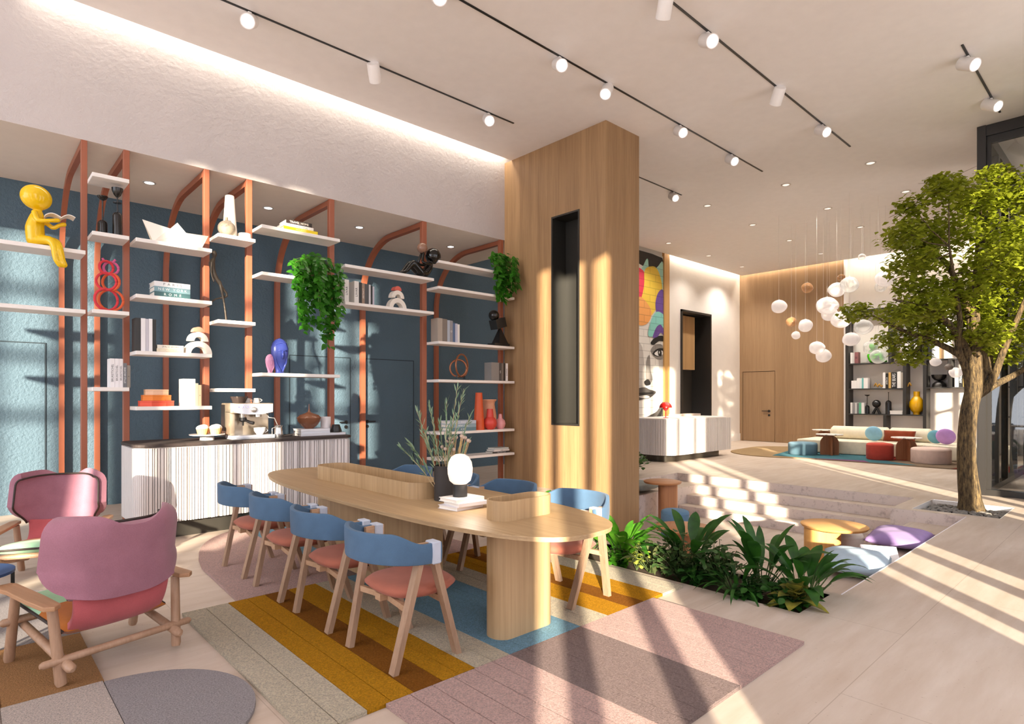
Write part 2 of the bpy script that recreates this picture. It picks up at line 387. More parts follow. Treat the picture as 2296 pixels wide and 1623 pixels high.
box(bm, .4, 22.2, -.9, 11.0, 6.5, 6.6); box(bm, .4, .5, -.9, 8.65, 6.2, 9.5); box(bm, -14, .5, -1.05, 8.8, 9.5, 9.6)  # high left roof is out of view, added to hold back sky light
struct('ceiling', bm, CEIL)
# flush doors in the blue wall
for i, (x0, x1, hx) in enumerate(((-.35, .887, None), (4.472, 5.674, 5.588), (5.958, 7.159, 6.05))):
    bm = BM(); box(bm, x0, x1, 10.893, 10.9, 0, 2.415); dr = struct('door_%d' % (i + 1), bm, BLUE)
    bm = BM(); g = .016
    for a in ((x0 - g, x0, 0, 2.415 + g), (x1, x1 + g, 0, 2.415 + g), (x0, x1, 2.415, 2.415 + g)): box(bm, a[0], a[1], 10.889, 10.9, a[2], a[3])
    obj('frame_gap', bm, plain('#26343d', .7), dr)
    if hx:
        s = -1 if hx < 5.7 else 1; R = Matrix.Rotation(PI / 2, 4, 'X')
        bm = BM(); lathe(bm, [(.034, 0), (.034, .02)], M=T(hx, 10.893, 1.152) @ R); tube(bm, [(hx, 10.86, 1.152), (hx, 10.83, 1.152), (hx + s * .16, 10.83, 1.152)], .012)
        lathe(bm, [(.034, 0), (.034, .015)], M=T(hx, 10.893, 1.056) @ R); obj('door_handle', bm, BLACK, dr)

# mural: brick wall painted with colour fields above a grey portrait
@cached
def brick(col):
    n = NT('mural_' + col.strip('#')); mp = n.n('ShaderNodeMapping'); tc = n.n('ShaderNodeTexCoord'); mp.inputs['Rotation'].default_value = (PI / 2, 0, 0)
    n.l(tc.outputs['Object'], mp.inputs['Vector']); br = n.n('ShaderNodeTexBrick', Scale=1.0); c = lin(col)
    br.inputs['Brick Width'].default_value = .62; br.inputs['Row Height'].default_value = .22; br.inputs['Mortar Size'].default_value = .012
    br.inputs['Color1'].default_value = c; br.inputs['Color2'].default_value = [v * .93 for v in c[:3]] + [1]; br.inputs['Mortar'].default_value = [v * .7 for v in c[:3]] + [1]
    n.l(mp.outputs[0], br.inputs['Vector']); n.base(br.outputs['Color']); n.b.inputs['Roughness'].default_value = .7; return n.m
mc = ['#e9e6e2', '#2a2523', '#a9dccf', '#d93a55', '#ecc94a', '#f0a860', '#6a4a9c', '#8ad0c8', '#bdb8b4', '#8d8884', '#4a4644', '#191717', '#f6f4f2', '#3c5f7a']
bm = BM(); box(bm, 13.7, 16.555, 10.785, 10.805, .25, 6.15)
def patch(pts, mi, lay):
    y = 10.785 - .0025 * lay; n = 8 * len(pts); out = []
    m = len(pts)
    for i in range(m):   # Catmull-Rom outline
        p0, p1, p2, p3 = (pts[(i + k - 1) % m] for k in range(4))
        for t in (0, .25, .5, .75):
            out.append(tuple(.5 * (2 * p1[k] + (p2[k] - p0[k]) * t + (2 * p0[k] - 5 * p1[k] + 4 * p2[k] - p3[k]) * t * t + (3 * p1[k] - p0[k] - 3 * p2[k] + p3[k]) * t ** 3) for k in (0, 1)))
    out = [(min(max(a, 13.71), 16.55), min(max(b, .26), 6.14)) for a, b in out]
    f = bm.faces.new([bm.verts.new((a, y, b)) for a, b in out]); f.material_index = mi
patch([(13.8, 6.1), (16.5, 6.1), (16.5, 5.7), (15.9, 5.6), (15, 5.75), (13.8, 5.6)], 1, 1)
patch([(15.2, 5.2), (15.5, 5.75), (15.7, 5.95), (15.8, 5.6), (16.2, 5.75), (16.55, 5.95), (16.6, 4.9), (15.9, 4.6)], 2, 2)
patch([(14.6, 5.5), (15.45, 5.55), (15.6, 5.1), (15.4, 4.5), (14.7, 4.2)], 3, 3)
patch([(15.55, 5.6), (16.1, 5.75), (16.4, 5.45), (16.5, 5), (16.3, 4.6), (15.9, 4.2), (15.4, 3.9), (14.8, 4), (15.3, 4.6), (15.5, 5.1)], 4, 4)
patch([(15.2, 4.7), (15.6, 4.6), (15.9, 4.3), (15.7, 3.95), (15.2, 3.85), (14.8, 4.2)], 5, 5)
patch([(16.25, 4.95), (16.55, 5.05), (16.6, 4.3), (16.25, 4.2), (16.1, 4.55)], 6, 6)
patch([(15.7, 3.6), (15.9, 4.1), (16.2, 4.35), (16.6, 4.25), (16.6, 3.9), (16.3, 3.8), (15.95, 3.55)], 7, 7)
patch([(15.95, 3.52), (16.15, 3.85), (16.4, 3.95), (16.6, 3.75), (16.6, 3.6), (16.4, 3.7), (16.2, 3.55)], 6, 8)
patch([(14.2, 3.4), (15.3, 3.3), (15.5, 2.7), (15.6, 2.3), (15.4, 1.7), (14.5, 1.5)], 8, 1)
patch([(16.3, 3.0), (16.6, 3.2), (16.6, 1.6), (16.3, 1.1), (16.0, .8), (16.2, 1.4), (16.35, 2.2)], 8, 2)
patch([(15.85, 3.08), (16.1, 3.3), (16.5, 3.3), (16.55, 2.9), (16.2, 2.85)], 9, 3)
patch([(15.85, 3.34), (16.05, 3.5), (16.35, 3.6), (16.6, 3.58), (16.6, 3.44), (16.3, 3.42), (16.0, 3.28)], 11, 4)
patch([(15.95, 3.0), (16.2, 3.17), (16.55, 3.2), (16.55, 3.05), (16.25, 2.93)], 11, 4); patch([(16.05, 3.01), (16.25, 3.12), (16.5, 3.12), (16.5, 3.0), (16.25, 2.95)], 12, 5)
patch([(16.25, 3.12), (16.42, 3.14), (16.45, 2.97), (16.28, 2.96)], 11, 6); patch([(16.3, 3.09), (16.34, 3.1), (16.34, 3.04), (16.3, 3.03)], 12, 7)
patch([(15.62, 2.75), (15.8, 2.95), (15.85, 2.5), (15.95, 2.2), (15.75, 2.02), (15.6, 2.2)], 9, 3); patch([(15.5, 2.12), (15.72, 2.2), (15.85, 2.05), (15.6, 2.0)], 11, 4)
patch([(15.0, 1.85), (15.5, 1.95), (15.8, 1.88), (16.15, 1.8), (15.8, 1.62), (15.5, 1.58), (15.0, 1.55)], 10, 4); patch([(15.0, 1.74), (15.5, 1.79), (16.05, 1.78), (15.5, 1.71)], 11, 5); patch([(15.2, 1.66), (15.6, 1.7), (15.8, 1.64), (15.5, 1.6)], 8, 6)
patch([(15.3, .95), (15.7, 1.05), (16.2, 1.2), (16.56, 1.5), (16.56, .9), (16.2, .7), (15.9, .4), (15.7, .7)], 10, 3); patch([(15.7, .85), (16.2, 1.05), (16.5, 1.3), (16.4, 1.0), (15.95, .55)], 11, 4)
patch([(13.8, .3), (16.5, .3), (16.5, .5), (15.9, .4), (15.2, .6), (13.8, .6)], 1, 1)
solo('mural', bm, None, 'tall painted brick mural of a grey face under bright colour fields beside the column', 'mural', mats=[brick(c) for c in mc])

# column with dark recessed niche
bm = BM(); y0, y1, za, zb = 6.73, 7.39, 1.15, 4.87
box(bm, 8.15, 8.71, 6.16, 8.66, -.66, 6.2); box(bm, 7.79, 8.15, 6.16, y0, -.66, 6.2); box(bm, 7.79, 8.15, y1, 8.66, -.66, 6.2)
box(bm, 7.79, 8.15, y0, y1, -.66, za); box(bm, 7.79, 8.15, y0, y1, zb, 6.2); bmesh.ops.remove_doubles(bm, verts=bm.verts[:], dist=1e-4)
col = struct('wall_column', bm, OAK)
bm = BM(); t = .03
for a in ((y0, y0 + t, za, zb), (y1 - t, y1, za, zb), (y0 + t, y1 - t, za, za + t), (y0 + t, y1 - t, zb - t, zb)): box(bm, 7.78, 8.14, *a)
box(bm, 8.13, 8.148, y0, y1, za, zb); obj('niche', bm, plain('#35332f', .35, .3), col)

# coves: LED strips above the ceiling edge
def strip(name, x0, x1, y0, y1, z, power, col=(1, .88, .70), rot=(0, 0, 0)):
    L = bpy.data.lights.new(name, 'AREA'); L.shape = 'RECTANGLE'; L.size = abs(x1 - x0); L.size_y = abs(y1 - y0); L.energy = power; L.color = col
    o = bpy.data.objects.new(name, L); C.objects.link(o); o.location = ((x0 + x1) / 2, (y0 + y1) / 2, z); o.rotation_euler = rot; return o
strip('cove_light', .5, 7.78, 8.5, 8.6, 6.44, 62, (1, .92, .78)); strip('cove_light', 16.9, 21.5, 10.66, 10.76, 6.44, 50); strip('cove_light', 21.6, 21.7, 1, 10.6, 6.44, 90)

# facade behind the camera: wall piers with tall window openings, dark mullions
BAYS = [(-12.3, -10.35), (-7.65, -5.75), (-1.1, .77), (3.5, 5.37), (8.1, 9.97), (15.9, 17.3)]
bm = BM(); e = [-14] + [v for b in BAYS for v in b] + [26]
for a, b in zip(e[::2], e[1::2]): box(bm, a, b, -1.05, -.8, 0, 7.72 if b < 1 else 6.5)
box(bm, -14, 1, -1.05, -.8, 7.72, 9.6); struct('wall_facade', bm, PAINT)
for i, (a, b) in enumerate(BAYS):
    bm = BM(); top = 7.75 if b < 1 else 6.4
    for f in (.24, .67):
        m = a + f * (b - a); box(bm, m - .07, m + .07, -1.02, -.9, 0, top)
    for z in ((5.1, 5.95, 6.9, 7.8) if i < 2 else (2.9,) if i > 4 else ()): box(bm, a, b, -1.0, -.92, z - .06, z + .06)
    struct('window_%d' % (i + 1), bm, DARK)

# glazed lobby on the right
bm = BM()
box(bm, 12.6, 12.82, 1.96, 2.08, 0, 6.2); box(bm, 12.62, 12.78, -.8, 1.96, 6.02, 6.2); box(bm, 12.62, 12.78, -.8, 1.96, 0, .1)
box(bm, 12.66, 12.74, 1.9, 1.96, .1, 6.02); box(bm, 12.66, 12.74, -.8, 1.9, 5.9, 6.02)
gw = struct('window_7', bm, plain('#33302e', .4, .2))
bm = BM(); box(bm, 12.69, 12.7, -.8, 1.9, .1, 5.9); obj('pane', bm, pane_glass('#f2f4f2', .03), gw)
bm = BM(); box(bm, 12.82, 17.5, 1.95, 2.07, 0, .1); box(bm, 12.82, 17.5, 1.95, 2.07, 6.0, 6.2)
for x in (13.72, 14.68, 15.78, 17.45): box(bm, x, x + .07, 1.95, 2.07, .1, 6.0)
gw = struct('window_8', bm, plain('#2e2d2c', .35, .4))
bm = BM()
for a, b in ((13.79, 14.68), (15.85, 17.45)): box(bm, a, b, 2.0, 2.02, .1, 6.0)
obj('dark_pane', bm, plain('#26323d', .06), gw)
# ---------------------------------------------------------------- terracotta frames and floating shelves
PX = [(1.046, 1.107), (1.472, 1.538), (2.387, 2.456), (2.936, 3.014), (4.167, 4.248), (5.873, 5.966), (7.68, 7.761)]
where = ['left of the candle holders', 'left of the paper boat', 'right of the paper boat', 'left of the trailing ivy', 'behind the trailing ivy', 'left of the vases', 'against the oak column']
def frame(i, x0, x1):
    t = thing('curved_rack', 'terracotta steel frame with curved top, ' + where[i], 'rack', ((x0 + x1) / 2, 8.65, 0), 0, 'terracotta shelf frames')
    w2 = (x1 - x0) / 2; bm = BM(); box(bm, -w2, w2, 0, .08, 0, 4.7); bevel(bm, .004, 1); obj('front_post', bm, TERRA, t)
    p = [(0, .08, 4.65), (0, 1.1, 4.65)] + [(0, 1.1 + 1.08 * math.sin(a), 4.65 - 1.08 * (1 - math.cos(a))) for a in [PI / 2 * k / 14 for k in range(1, 15)]] + [(0, 2.18, 0)]
    bm = BM(); tube(bm, p, 0, flat=(2 * w2, .08)); obj('curved_rail', bm, TERRA, t)
for i, (a, b) in enumerate(PX): frame(i, a, b)
SH = {'A': (-1.6, 1.046, [(3.319, 'under the yellow seated figure'), (2.644, 'empty, left of the coiled ring sculpture')]),
      'B': (1.107, 1.472, [(4.234, 'empty, topmost and above the black candle holders'), (3.56, 'under the black candle holders'), (2.662, 'under the coiled ring sculpture'), (1.763, 'with three white books and two grey ones')]),
      'C': (1.538, 2.387, [(3.561, 'under the white paper boat'), (2.887, 'under the three stacked city books'), (2.205, 'under the white arch blocks and black books'), (1.534, 'under the stacked orange boxes')]),
      'D': (2.456, 2.936, [(3.786, 'under the tall white cone vase'), (2.661, 'under the striding bronze figure'), (1.762, 'empty, above the coffee machine')]),
      'E': (3.014, 4.167, [(4.009, 'under the yellow, white and black books'), (3.364, 'under the larger trailing ivy'), (1.982, 'under the pink and blue heads')]),
      'F': (4.248, 5.873, [(3.653, 'under the black reclining figure'), (3.088, 'under the coral topped arch blocks')]),
      'G': (5.966, 7.73, [(3.98, 'under the smaller ivy by the column'), (3.539, 'empty, second from top beside the column'), (2.602, 'under the black geometric sculpture'), (1.95, 'under the bronze double ring'), (1.049, 'under the orange and pink vases'), (.598, 'lowest beside the column, with thin magazines')])}
Z = {}
for k, (x0, x1, rows) in SH.items():
    for j, (z, lab) in enumerate(rows):
        bm = BM(); box(bm, x0, x1, 8.3, 8.68, z - .046, z); bevel(bm, .004, 1)
        solo('shelf_board', bm, WHITE, 'white floating shelf board ' + lab, 'shelf', group='white floating shelves'); Z[k + str(j + 1)] = z

# ---------------------------------------------------------------- books
PAGE = plain('#efe9df', .8)
def book(label, x, y, z, th, dp, ht, col, title=None, tcol='#2a2a2a', rz=0, lying=False, group=None, th_side=None, spine_bits=None, lean=0):
    """upright: spine faces -Y, th wide, dp deep, ht tall, (x,y,z) front left bottom; lying: th tall, ht along X"""
    t = thing('book', label, 'book', (x, y, z), rz, group); c = plain(col, .45); k = min(.006, th * .12)
    a, b, h = (ht, dp, th) if lying else (th, dp, ht); bm = BM()
    if lying:
        box(bm, 0, a, 0, b, 0, k); box(bm, 0, a, 0, b, h - k, h); box(bm, 0, a, 0, k, k, h - k)
        bp = BM(); box(bp, .006, a - .006, k, b - .008, k, h - k)
    else:
        box(bm, 0, k, 0, b, 0, h); box(bm, a - k, a, 0, b, 0, h); box(bm, k, a - k, 0, k, 0, h)
        bp = BM(); box(bp, k, a - k, k, b - .008, .006, h - .006)
    obj('cover', bm, c, t); obj('pages', bp, PAGE, t)
    if title:
        M = T(a / 2, -.002, h / 2) @ FACE_Y
        if not lying: M = M @ UP
        text('title', title, (h if lying else a) * .5, plain(tcol, .5), M, t, (ht) * .82)
    return t
def row(x, z, y, items, dp=.2, group=None):
    for lab, th, ht, col, title, tcol in items:
        book(lab, x, y, z, th, dp, ht, col, title, tcol, group=group); x += th + .002
    return x
g = 'books on the terracotta shelves'
row(1.29, Z['B4'], 8.36, [('white upright book, leftmost of three matching ones on the low narrow shelf', .045, .34, '#efecee', 'BRUKETSCHEL', '#444444'), ('white upright book, middle of three matching ones on the low narrow shelf', .04, .34, '#efecee', 'BRUKETSCHEL', '#444444'), ('white upright book, right of three matching ones on the low narrow shelf', .038, .34, '#ece8ea', 'BRUKETSCHEL', '#444444'),
    ('dark grey upright book right of three matching white ones', .038, .29, '#6f7074', 'STYLE ARCHIVE', '#eeeeee'), ('taupe upright book with dark band, rightmost on the low narrow shelf', .034, .265, '#8d8378', 'II', '#2a2725')], group=g)
for i, (tt, c, tc) in enumerate((('R  O  M  E', '#3f6468', '#e8f0ee'), ('N E W   Y O R K', '#7fa3ad', '#f4f8f8'), ('P  A  R  I  S', '#eceef0', '#6a7078'))):
    book('%s city book lying %s of the stack above the black books' % (('dark green', 'pale blue', 'white')[i], ('at the bottom', 'in the middle', 'on top')[i]), 1.74, 8.34, Z['C2'] + .0625 * i, .062, .28, .4, c, tt, tc, lying=True, group=g)
row(1.545, Z['C3'], 8.36, [('thick black upright book at left end beside the frame post', .055, .40, '#2b2928', None, ''), ('white upright book right of the thick black one', .048, .40, '#f0eef0', None, ''), ('pale grey upright book between two white ones', .032, .395, '#c9c6cf', None, ''), ('white upright book left of the thinner black one', .038, .40, '#f3f1f2', None, ''), ('thinner black upright book right of the white and grey ones', .038, .395, '#24221f', None, '')], group=g)
book('cream book lying under the grey topped one, beside the white arches', 1.77, 8.36, Z['C3'], .044, .22, .3, '#e5d8bd', 'ARCHITECTURE', '#f8f4e8', lying=True, group=g)
book('ivory book lying on the cream one beside the white arches', 1.775, 8.36, Z['C3'] + .0445, .044, .22, .295, '#e9e3d6', 'SPACE WORK', '#777064', lying=True, group=g)
row(2.06, Z['C4'], 8.35, [('tall white book, left of a matching pair beside the orange boxes', .048, .345, '#f5f1ec', None, ''), ('tall white book, middle one right of the orange boxes', .048, .345, '#f7f3ee', None, ''), ('tall white book right of its two twins near orange boxes', .042, .345, '#f2eee9', None, ''), ('shorter grey cream book right of the tall white ones by orange boxes', .032, .29, '#c7bda9', None, ''), ('beige book with dark band, last in the row beside orange boxes', .036, .27, '#d8c7a2', 'II', '#554')], group=g)
book('yellow book lying at the bottom of the top shelf stack', 3.33, 8.33, Z['E1'], .05, .27, .5, '#efd51f', 'HOLIDAY', '#fbf4c0', lying=True, group=g)
book('white book lying between the yellow and the black book', 3.35, 8.36, Z['E1'] + .051, .05, .27, .43, '#eeecec', 'LIVE BEAUTIFUL', '#3a3636', lying=True, group=g)
book('black book lying on top of the white and yellow ones', 3.38, 8.37, Z['E1'] + .102, .06, .27, .38, '#2c211d', 'TRAVEL HOME', '#f2e8dc', lying=True, group=g)
row(4.26, Z['F2'], 8.34, [('white book with black lettering behind the ivy, leftmost on its shelf', .07, .34, '#e9e6e2', 'LIVAR', '#1c1c1c')], .25, g)
row(4.42, Z['F2'], 8.34, [('white book with bold black lettering right of the ivy', .075, .335, '#e9e6e2', 'LIVAR', '#1c1c1c'), ('black book right of the bold lettered white book', .05, .325, '#2b2929', None, ''), ('sand coloured book with pale lettering beside the black one', .045, .32, '#9b8270', 'ABSTRACT', '#efe6dd'), ('charcoal book in the row left of the coral topped arches', .07, .315, '#4a4a4c', None, ''), ('thin white book next to the charcoal one', .03, .31, '#cfcdd0', None, ''), ('black book second from the right of that row by the coral topped arches', .03, .3, '#232222', None, ''), ('pale lavender book, last of the row left of the arches', .03, .29, '#b9b6c4', None, '')], .2, g)
row(5.99, Z['G3'], 8.36, [('thick greige book, first of the row opposite the geometric sculpture', .1, .4, '#a79c90', None, ''), ('brown grey book beside the thick greige one', .1, .395, '#7a7068', None, ''), ('light blue grey book in the row opposite the geometric sculpture', .055, .38, '#a9b2bf', None, ''), ('patterned grey book left of the navy one', .06, .378, '#8d8b8f', 'O', '#eeeeee'), ('navy blue book in the row opposite the geometric sculpture', .05, .34, '#4c6488', None, ''), ('lavender grey book right of the navy one', .05, .335, '#b9bccd', None, ''), ('white slightly worn book, last of the row opposite the geometric sculpture', .045, .325, '#e2dfdd', None, '')], .2, g)
row(7.2, Z['G4'], 8.36, [('grey photo covered book left in the row by the column', .19, .34, '#8a8683', None, ''), ('charcoal book right of the photo covered one', .06, .335, '#4f4b49', 'VA', '#ddd'), ('grey brown book in the row by the column', .045, .335, '#7d746d', None, ''), ('dark brown book left of the black and white one by the column', .05, .335, '#3a3330', None, ''), ('white book with bold black lettering, last by the column', .06, .335, '#eeeaea', 'LIVING', '#111')], .2, g)
for i, (c, tt) in enumerate((('#5d7f8c', 'ROME'), ('#8aa6b4', 'NEW YORK'), ('#b7c3d2', 'PARIS'))):
    book('%s book lying %s of the stack behind the olive branches' % (('deep teal', 'blue grey', 'pale lilac blue')[i], ('lowest', 'second', 'topmost')[i]), 6.24, 8.34, Z['G5'] + .062 * i, .06, .28, .58, c, tt, '#eef2f4', lying=True, group=g)
for i, (c, tt) in enumerate((('#3b3735', 'THE CORNER HOUSE'), ('#ebe7e4', 'LAND'), ('#c9cfcc', None))):
    book('%s thin magazine, %s on the lowest shelf by the column' % (('black', 'white', 'pale green')[i], ('bottom one', 'middle one', 'top one')[i]), 7.25 + .03 * i, 8.38, Z['G6'] + .033 * i, .031, .22, .44 - .05 * i, c, tt, '#dddddd' if i == 0 else '#222222', lying=True, group=g)

# ---------------------------------------------------------------- sculptures and vases
def fig_tube(bm, pts, rad, sub=3):
    """smooth limb through the given joints"""
    P = [Vector(p) for p in pts]; n = len(P); out = []; rr = []
    for i in range(n - 1):
        p0, p1, p2, p3 = P[max(i - 1, 0)], P[i], P[i + 1], P[min(i + 2, n - 1)]
        for k in range(sub):
            t = k / sub; out.append(.5 * (2 * p1 + (p2 - p0) * t + (2 * p0 - 5 * p1 + 4 * p2 - p3) * t * t + (3 * p1 - p0 - 3 * p2 + p3) * t ** 3)); rr.append(rad[i] * (1 - t) + rad[i + 1] * t)
    out.append(P[-1]); rr.append(rad[-1]); tube(bm, out, rr, 12)
    for q, r in ((out[0], rr[0]), (out[-1], rr[-1])): ball(bm, q, r, 12, 8)
def remesh(o, size=.008):
    m = o.modifiers.new('skin', 'REMESH'); m.mode = 'VOXEL'; m.voxel_size = size; m.use_smooth_shade = True
    s = o.modifiers.new('soft', 'SMOOTH'); s.factor = .6; s.iterations = 6
# yellow reader: egg head, seated, legs over the shelf edge, open book
YEL = plain('#e9bd10', .12, 0, 0)
t = thing('figure_sculpture', 'glossy yellow egg headed figure sitting on the shelf edge reading a white book', 'sculpture', (.62, 8.4, 3.319))
bm = BM(); B = T(0, 0, 0)
fig_tube(bm, [(-.01, .02, .07), (-.02, .02, .2), (.0, .01, .33), (.01, 0, .4)], [.09, .088, .065, .03])
ball(bm, (-.01, .0, .53), (.145, .125, .135), 24, 16, M=T(-.01, 0, .53) @ Matrix.Rotation(.35, 4, 'Y') @ T(.01, 0, -.53))
for s, dx in ((-1, 0), (1, .035)):
    fig_tube(bm, [(.0, .02 * s, .06), (.1 + dx, -.06 + .02 * s, .06), (.14 + dx, -.12, .0), (.15 + dx * 1.6, -.14, -.14), (.19 + dx, -.13, -.2)], [.055, .05, .042, .03, .034])
fig_tube(bm, [(-.03, -.06, .35), (0, -.1, .26), (.1, -.13, .27), (.17, -.13, .285)], [.03, .026, .022, .026])
fig_tube(bm, [(.04, .05, .33), (.13, -.02, .22), (.19, -.06, .25), (.23, -.08, .262)], [.026, .024, .022, .026])
remesh(obj('body', bm, YEL, t))
bm = BM(); M = T(.19, -.1, .31) @ Matrix.Rotation(-.12, 4, 'Y')
for s in (-1, 1): sheet(bm, lambda u, v, s=s: (s * .135 * u, -.09 + .18 * v, .045 * math.sin(u * 2.6) - .012 * u), 8, 2, .007)
for v in bm.verts: v.co = M @ v.co
obj('open_book', bm, plain('#f6efe8', .6), t)
# black candle holders
def holder(label, x, y, z, body, stem, cup, r):
    t = thing('candle_holder', label, 'candle holder', (x, y, z), 0, 'black candle holders')
    bm = BM(); lathe(bm, [(r, 0), (r, body - r)] + [(r * math.cos(a), body - r + r * math.sin(a)) for a in (.3, .6, .9, 1.2, 1.45)], seg=24); obj('body', bm, plain('#1d1b1b', .18), t, 40)
    bm = BM(); lathe(bm, [(.008, body - .01), (.008, stem)], seg=10); obj('stem', bm, plain('#1d1b1b', .25), t)
    bm = BM(); lathe(bm, [(.012, stem - cup[1]), (cup[0] * .6, stem - cup[1] * .75), (cup[0] * .92, stem - cup[1] * .3), (cup[0], stem), (cup[0] * .9, stem), (.02, stem - cup[1] * .5)], seg=24); obj('cup', bm, plain('#1d1b1b', .2), t, 40); return t
holder('shorter black bottle candle holder with shallow dish, left one on the shelf', 1.235, 8.5, Z['B2'], .19, .47, (.056, .05), .05)
t = holder('taller black bottle candle holder with deep cup and disc, right one on the shelf', 1.375, 8.45, Z['B2'], .30, .585, (.06, .11), .05)
bm = BM(); lathe(bm, [(.045, .405), (.045, .413)], seg=24); obj('disc', bm, plain('#1d1b1b', .25), t)
# coiled ring sculpture
t = thing('ring_sculpture', 'stack of pink and orange wrapped rope rings on the narrow shelf', 'sculpture', (1.285, 8.45, Z['B3']))
PK, ORG, CRL = fabric('#d0638f', .8, 300), fabric('#d9623c', .8, 300), fabric('#d8434c', .8, 300)
def ring(cx, cz, r, tilt, col, yy=0):
    bm = BM(); n = 28; R = Matrix.Rotation(tilt, 4, 'Z')
    pts = [R @ Vector((r * math.cos(2 * PI * i / n), 0, r * math.sin(2 * PI * i / n))) + Vector((cx, yy, cz)) for i in range(n + 1)]
    tube(bm, pts, [.014 + .0015 * (i % 2) for i in range(n + 1)], 8); obj('ring', bm, col, t, 180)
for r, z, a in ((.125, .14, .3), (.1, .355, -.2), (.075, .52, .3)): ring(-.02, z, r, a, CRL); ring(.03, z, r * .98, a - .5, ORG if r > .08 else PK, .02)
bm = BM(); tube(bm, [(-.04, 0, .59), (-.06, 0, .625)], .013); tube(bm, [(.04, 0, .585), (.07, 0, .625)], .013); obj('tips', bm, PK, t)
# paper boat
bm = BM(); L = .37
def boat(bm, s):
    pts = [(-L, 0, .26), (-.27, 0, 0), (.3, 0, 0), (L + .02, 0, .2), (.14, .0, .17), (0, 0, .29), (-.1, 0, .19)]
    m = [(-L, 0, .26), (-.26, s * .035, .0), (.29, s * .035, .0), (L + .02, 0, .2), (.1, s * .1, .165), (-.1, s * .1, .185)]
    bm.faces.new([bm.verts.new(p) for p in m])
boat(bm, 1); boat(bm, -1)
for s in (1, -1): bm.faces.new([bm.verts.new(p) for p in ((-.16, s * .02, .1), (.19, s * .02, .1), (.02, 0, .3))])
bm.normal_update(); bmesh.ops.solidify(bm, geom=bm.faces[:], thickness=.003)
solo('paper_boat', bm, plain('#f6f0e4', .7), 'large folded white paper boat on a shelf', 'paper boat', (2.0, 8.45, Z['C1'] + .001), .05)
# arch blocks
def arches(label, x, z, k, dome):
    t = thing('arch_blocks', label, 'sculpture', (x, 8.46, z), .1, 'stacked arch block sculptures')
    def arch(r0, r1, zz, d):
        bm = BM(); n = 20; f = [(r1 * math.cos(PI * i / n), r1 * math.sin(PI * i / n)) for i in range(n + 1)] + [(r0 * math.cos(PI * i / n), r0 * math.sin(PI * i / n)) for i in range(n, -1, -1)]
        prism(bm, f, -d / 2, d / 2, M=T(0, 0, zz) @ FACE_Y); return bm
    W_ = plain('#eee7dd', .75)
    obj('large_arch', arch(.095 * k, .165 * k, 0, .1), W_, t, 40); obj('small_arch', arch(.055 * k, .118 * k, .166 * k, .1), W_, t, 40)
    bm = BM(); n = 16; prism(bm, [(.065 * k * math.cos(PI * i / n), .065 * k * math.sin(PI * i / n)) for i in range(n + 1)], -.05, .05, M=T(0, 0, .285 * k) @ FACE_Y); obj('dome', bm, plain(dome, .7), t, 40)
arches('white arch blocks topped with a peach half disc beside lying books', 2.255, Z['C3'], 1.0, '#e9a284'); arches('white arch blocks topped with a coral half disc right of upright books', 5.235, Z['F2'], 1.05, '#d9695c')
# stacked boxes
for i, (r, c, n) in enumerate(((.2, '#e0563c', 'red orange octagonal box at the bottom of the stack'), (.168, '#e8842f', 'orange octagonal box in the middle of the stack'), (.138, '#ecc3a2', 'peach octagonal box on top of the stack'))):
    t = thing('octagonal_box', n, 'box', (1.79, 8.48, Z['C4'] + .07 * i), 0, 'stacked octagonal boxes')
    o8 = lambda r, s=.75: [(r * math.cos(a), s * r * math.sin(a)) for a in [PI / 8 + k * PI / 4 for k in range(8)]]
    bm = BM(); prism(bm, o8(r), 0, .05); obj('base', bm, plain(c, .6), t); bm = BM(); prism(bm, o8(r * 1.015), .0505, .069); bevel(bm, .003, 1); obj('lid', bm, plain(c, .55), t)
# vases
def vase(name, label, x, y, z, prof, col, rough=.4, cat='vase', seg=32, group=None, mat=None):
    bm = BM(); lathe(bm, prof, seg=seg); return solo(name, bm, mat or plain(col, rough), label, cat, (x, y, z), smooth=38, group=group)
vase('cone_vase', 'tall white tapering vase behind the round stone bottle', 2.68, 8.55, Z['D1'], [(.1, 0), (.075, .3), (.057, .585), (.05, .59), (.048, .5)], '#efe8dc', .6)
tt = [(.001, 0)] + [(.11 * math.sin(a), .105 - .105 * math.cos(a)) for a in [PI * k / 12 for k in range(1, 11)]] + [(.02, .21), (.018, .255), (.014, .255)]
vase('round_bottle', 'round mottled stone bottle with short neck beside the white cone vase', 2.6, 8.42, Z['D1'], tt, '', mat=stone('#a39684', '#6f6456'))
vase('white_tub', 'low white round tub at the right end of the shelf by the cone vase', 2.845, 8.46, Z['D1'], [(.085, 0), (.085, .083), (.08, .086), (.001, .086)], '#f0e9de', .6, 'pot')
vase('cone_vase', 'tall orange tapering vase left of the red bottle vase', 6.975, 8.45, Z['G5'], [(.105, 0), (.085, .3), (.062, .68), (.055, .68), (.05, .6)], '#cf5528', .5)
vase('wide_vase', 'large peach vase with flared rim behind the red bottle vase', 7.3, 8.56, Z['G5'], [(.13, 0), (.152, .12), (.15, .25), (.115, .46), (.12, .5), (.152, .54), (.152, .555), (.13, .555), (.1, .46)], '#d99f7f', .55)
vase('bottle_vase', 'red bottle vase with round belly in front of the peach vase', 7.2, 8.4, Z['G5'], [(.06, 0), (.11, .05), (.13, .12), (.11, .19), (.07, .23), (.055, .38), (.045, .38), (.05, .25)], '#d2453a', .45)
vase('bottle_vase', 'small pink bottle vase right of the red one beside the column', 7.455, 8.4, Z['G5'], [(.05, 0), (.085, .04), (.1, .1), (.085, .16), (.04, .2), (.028, .28), (.02, .28), (.025, .2)], '#e2a0a4', .45)
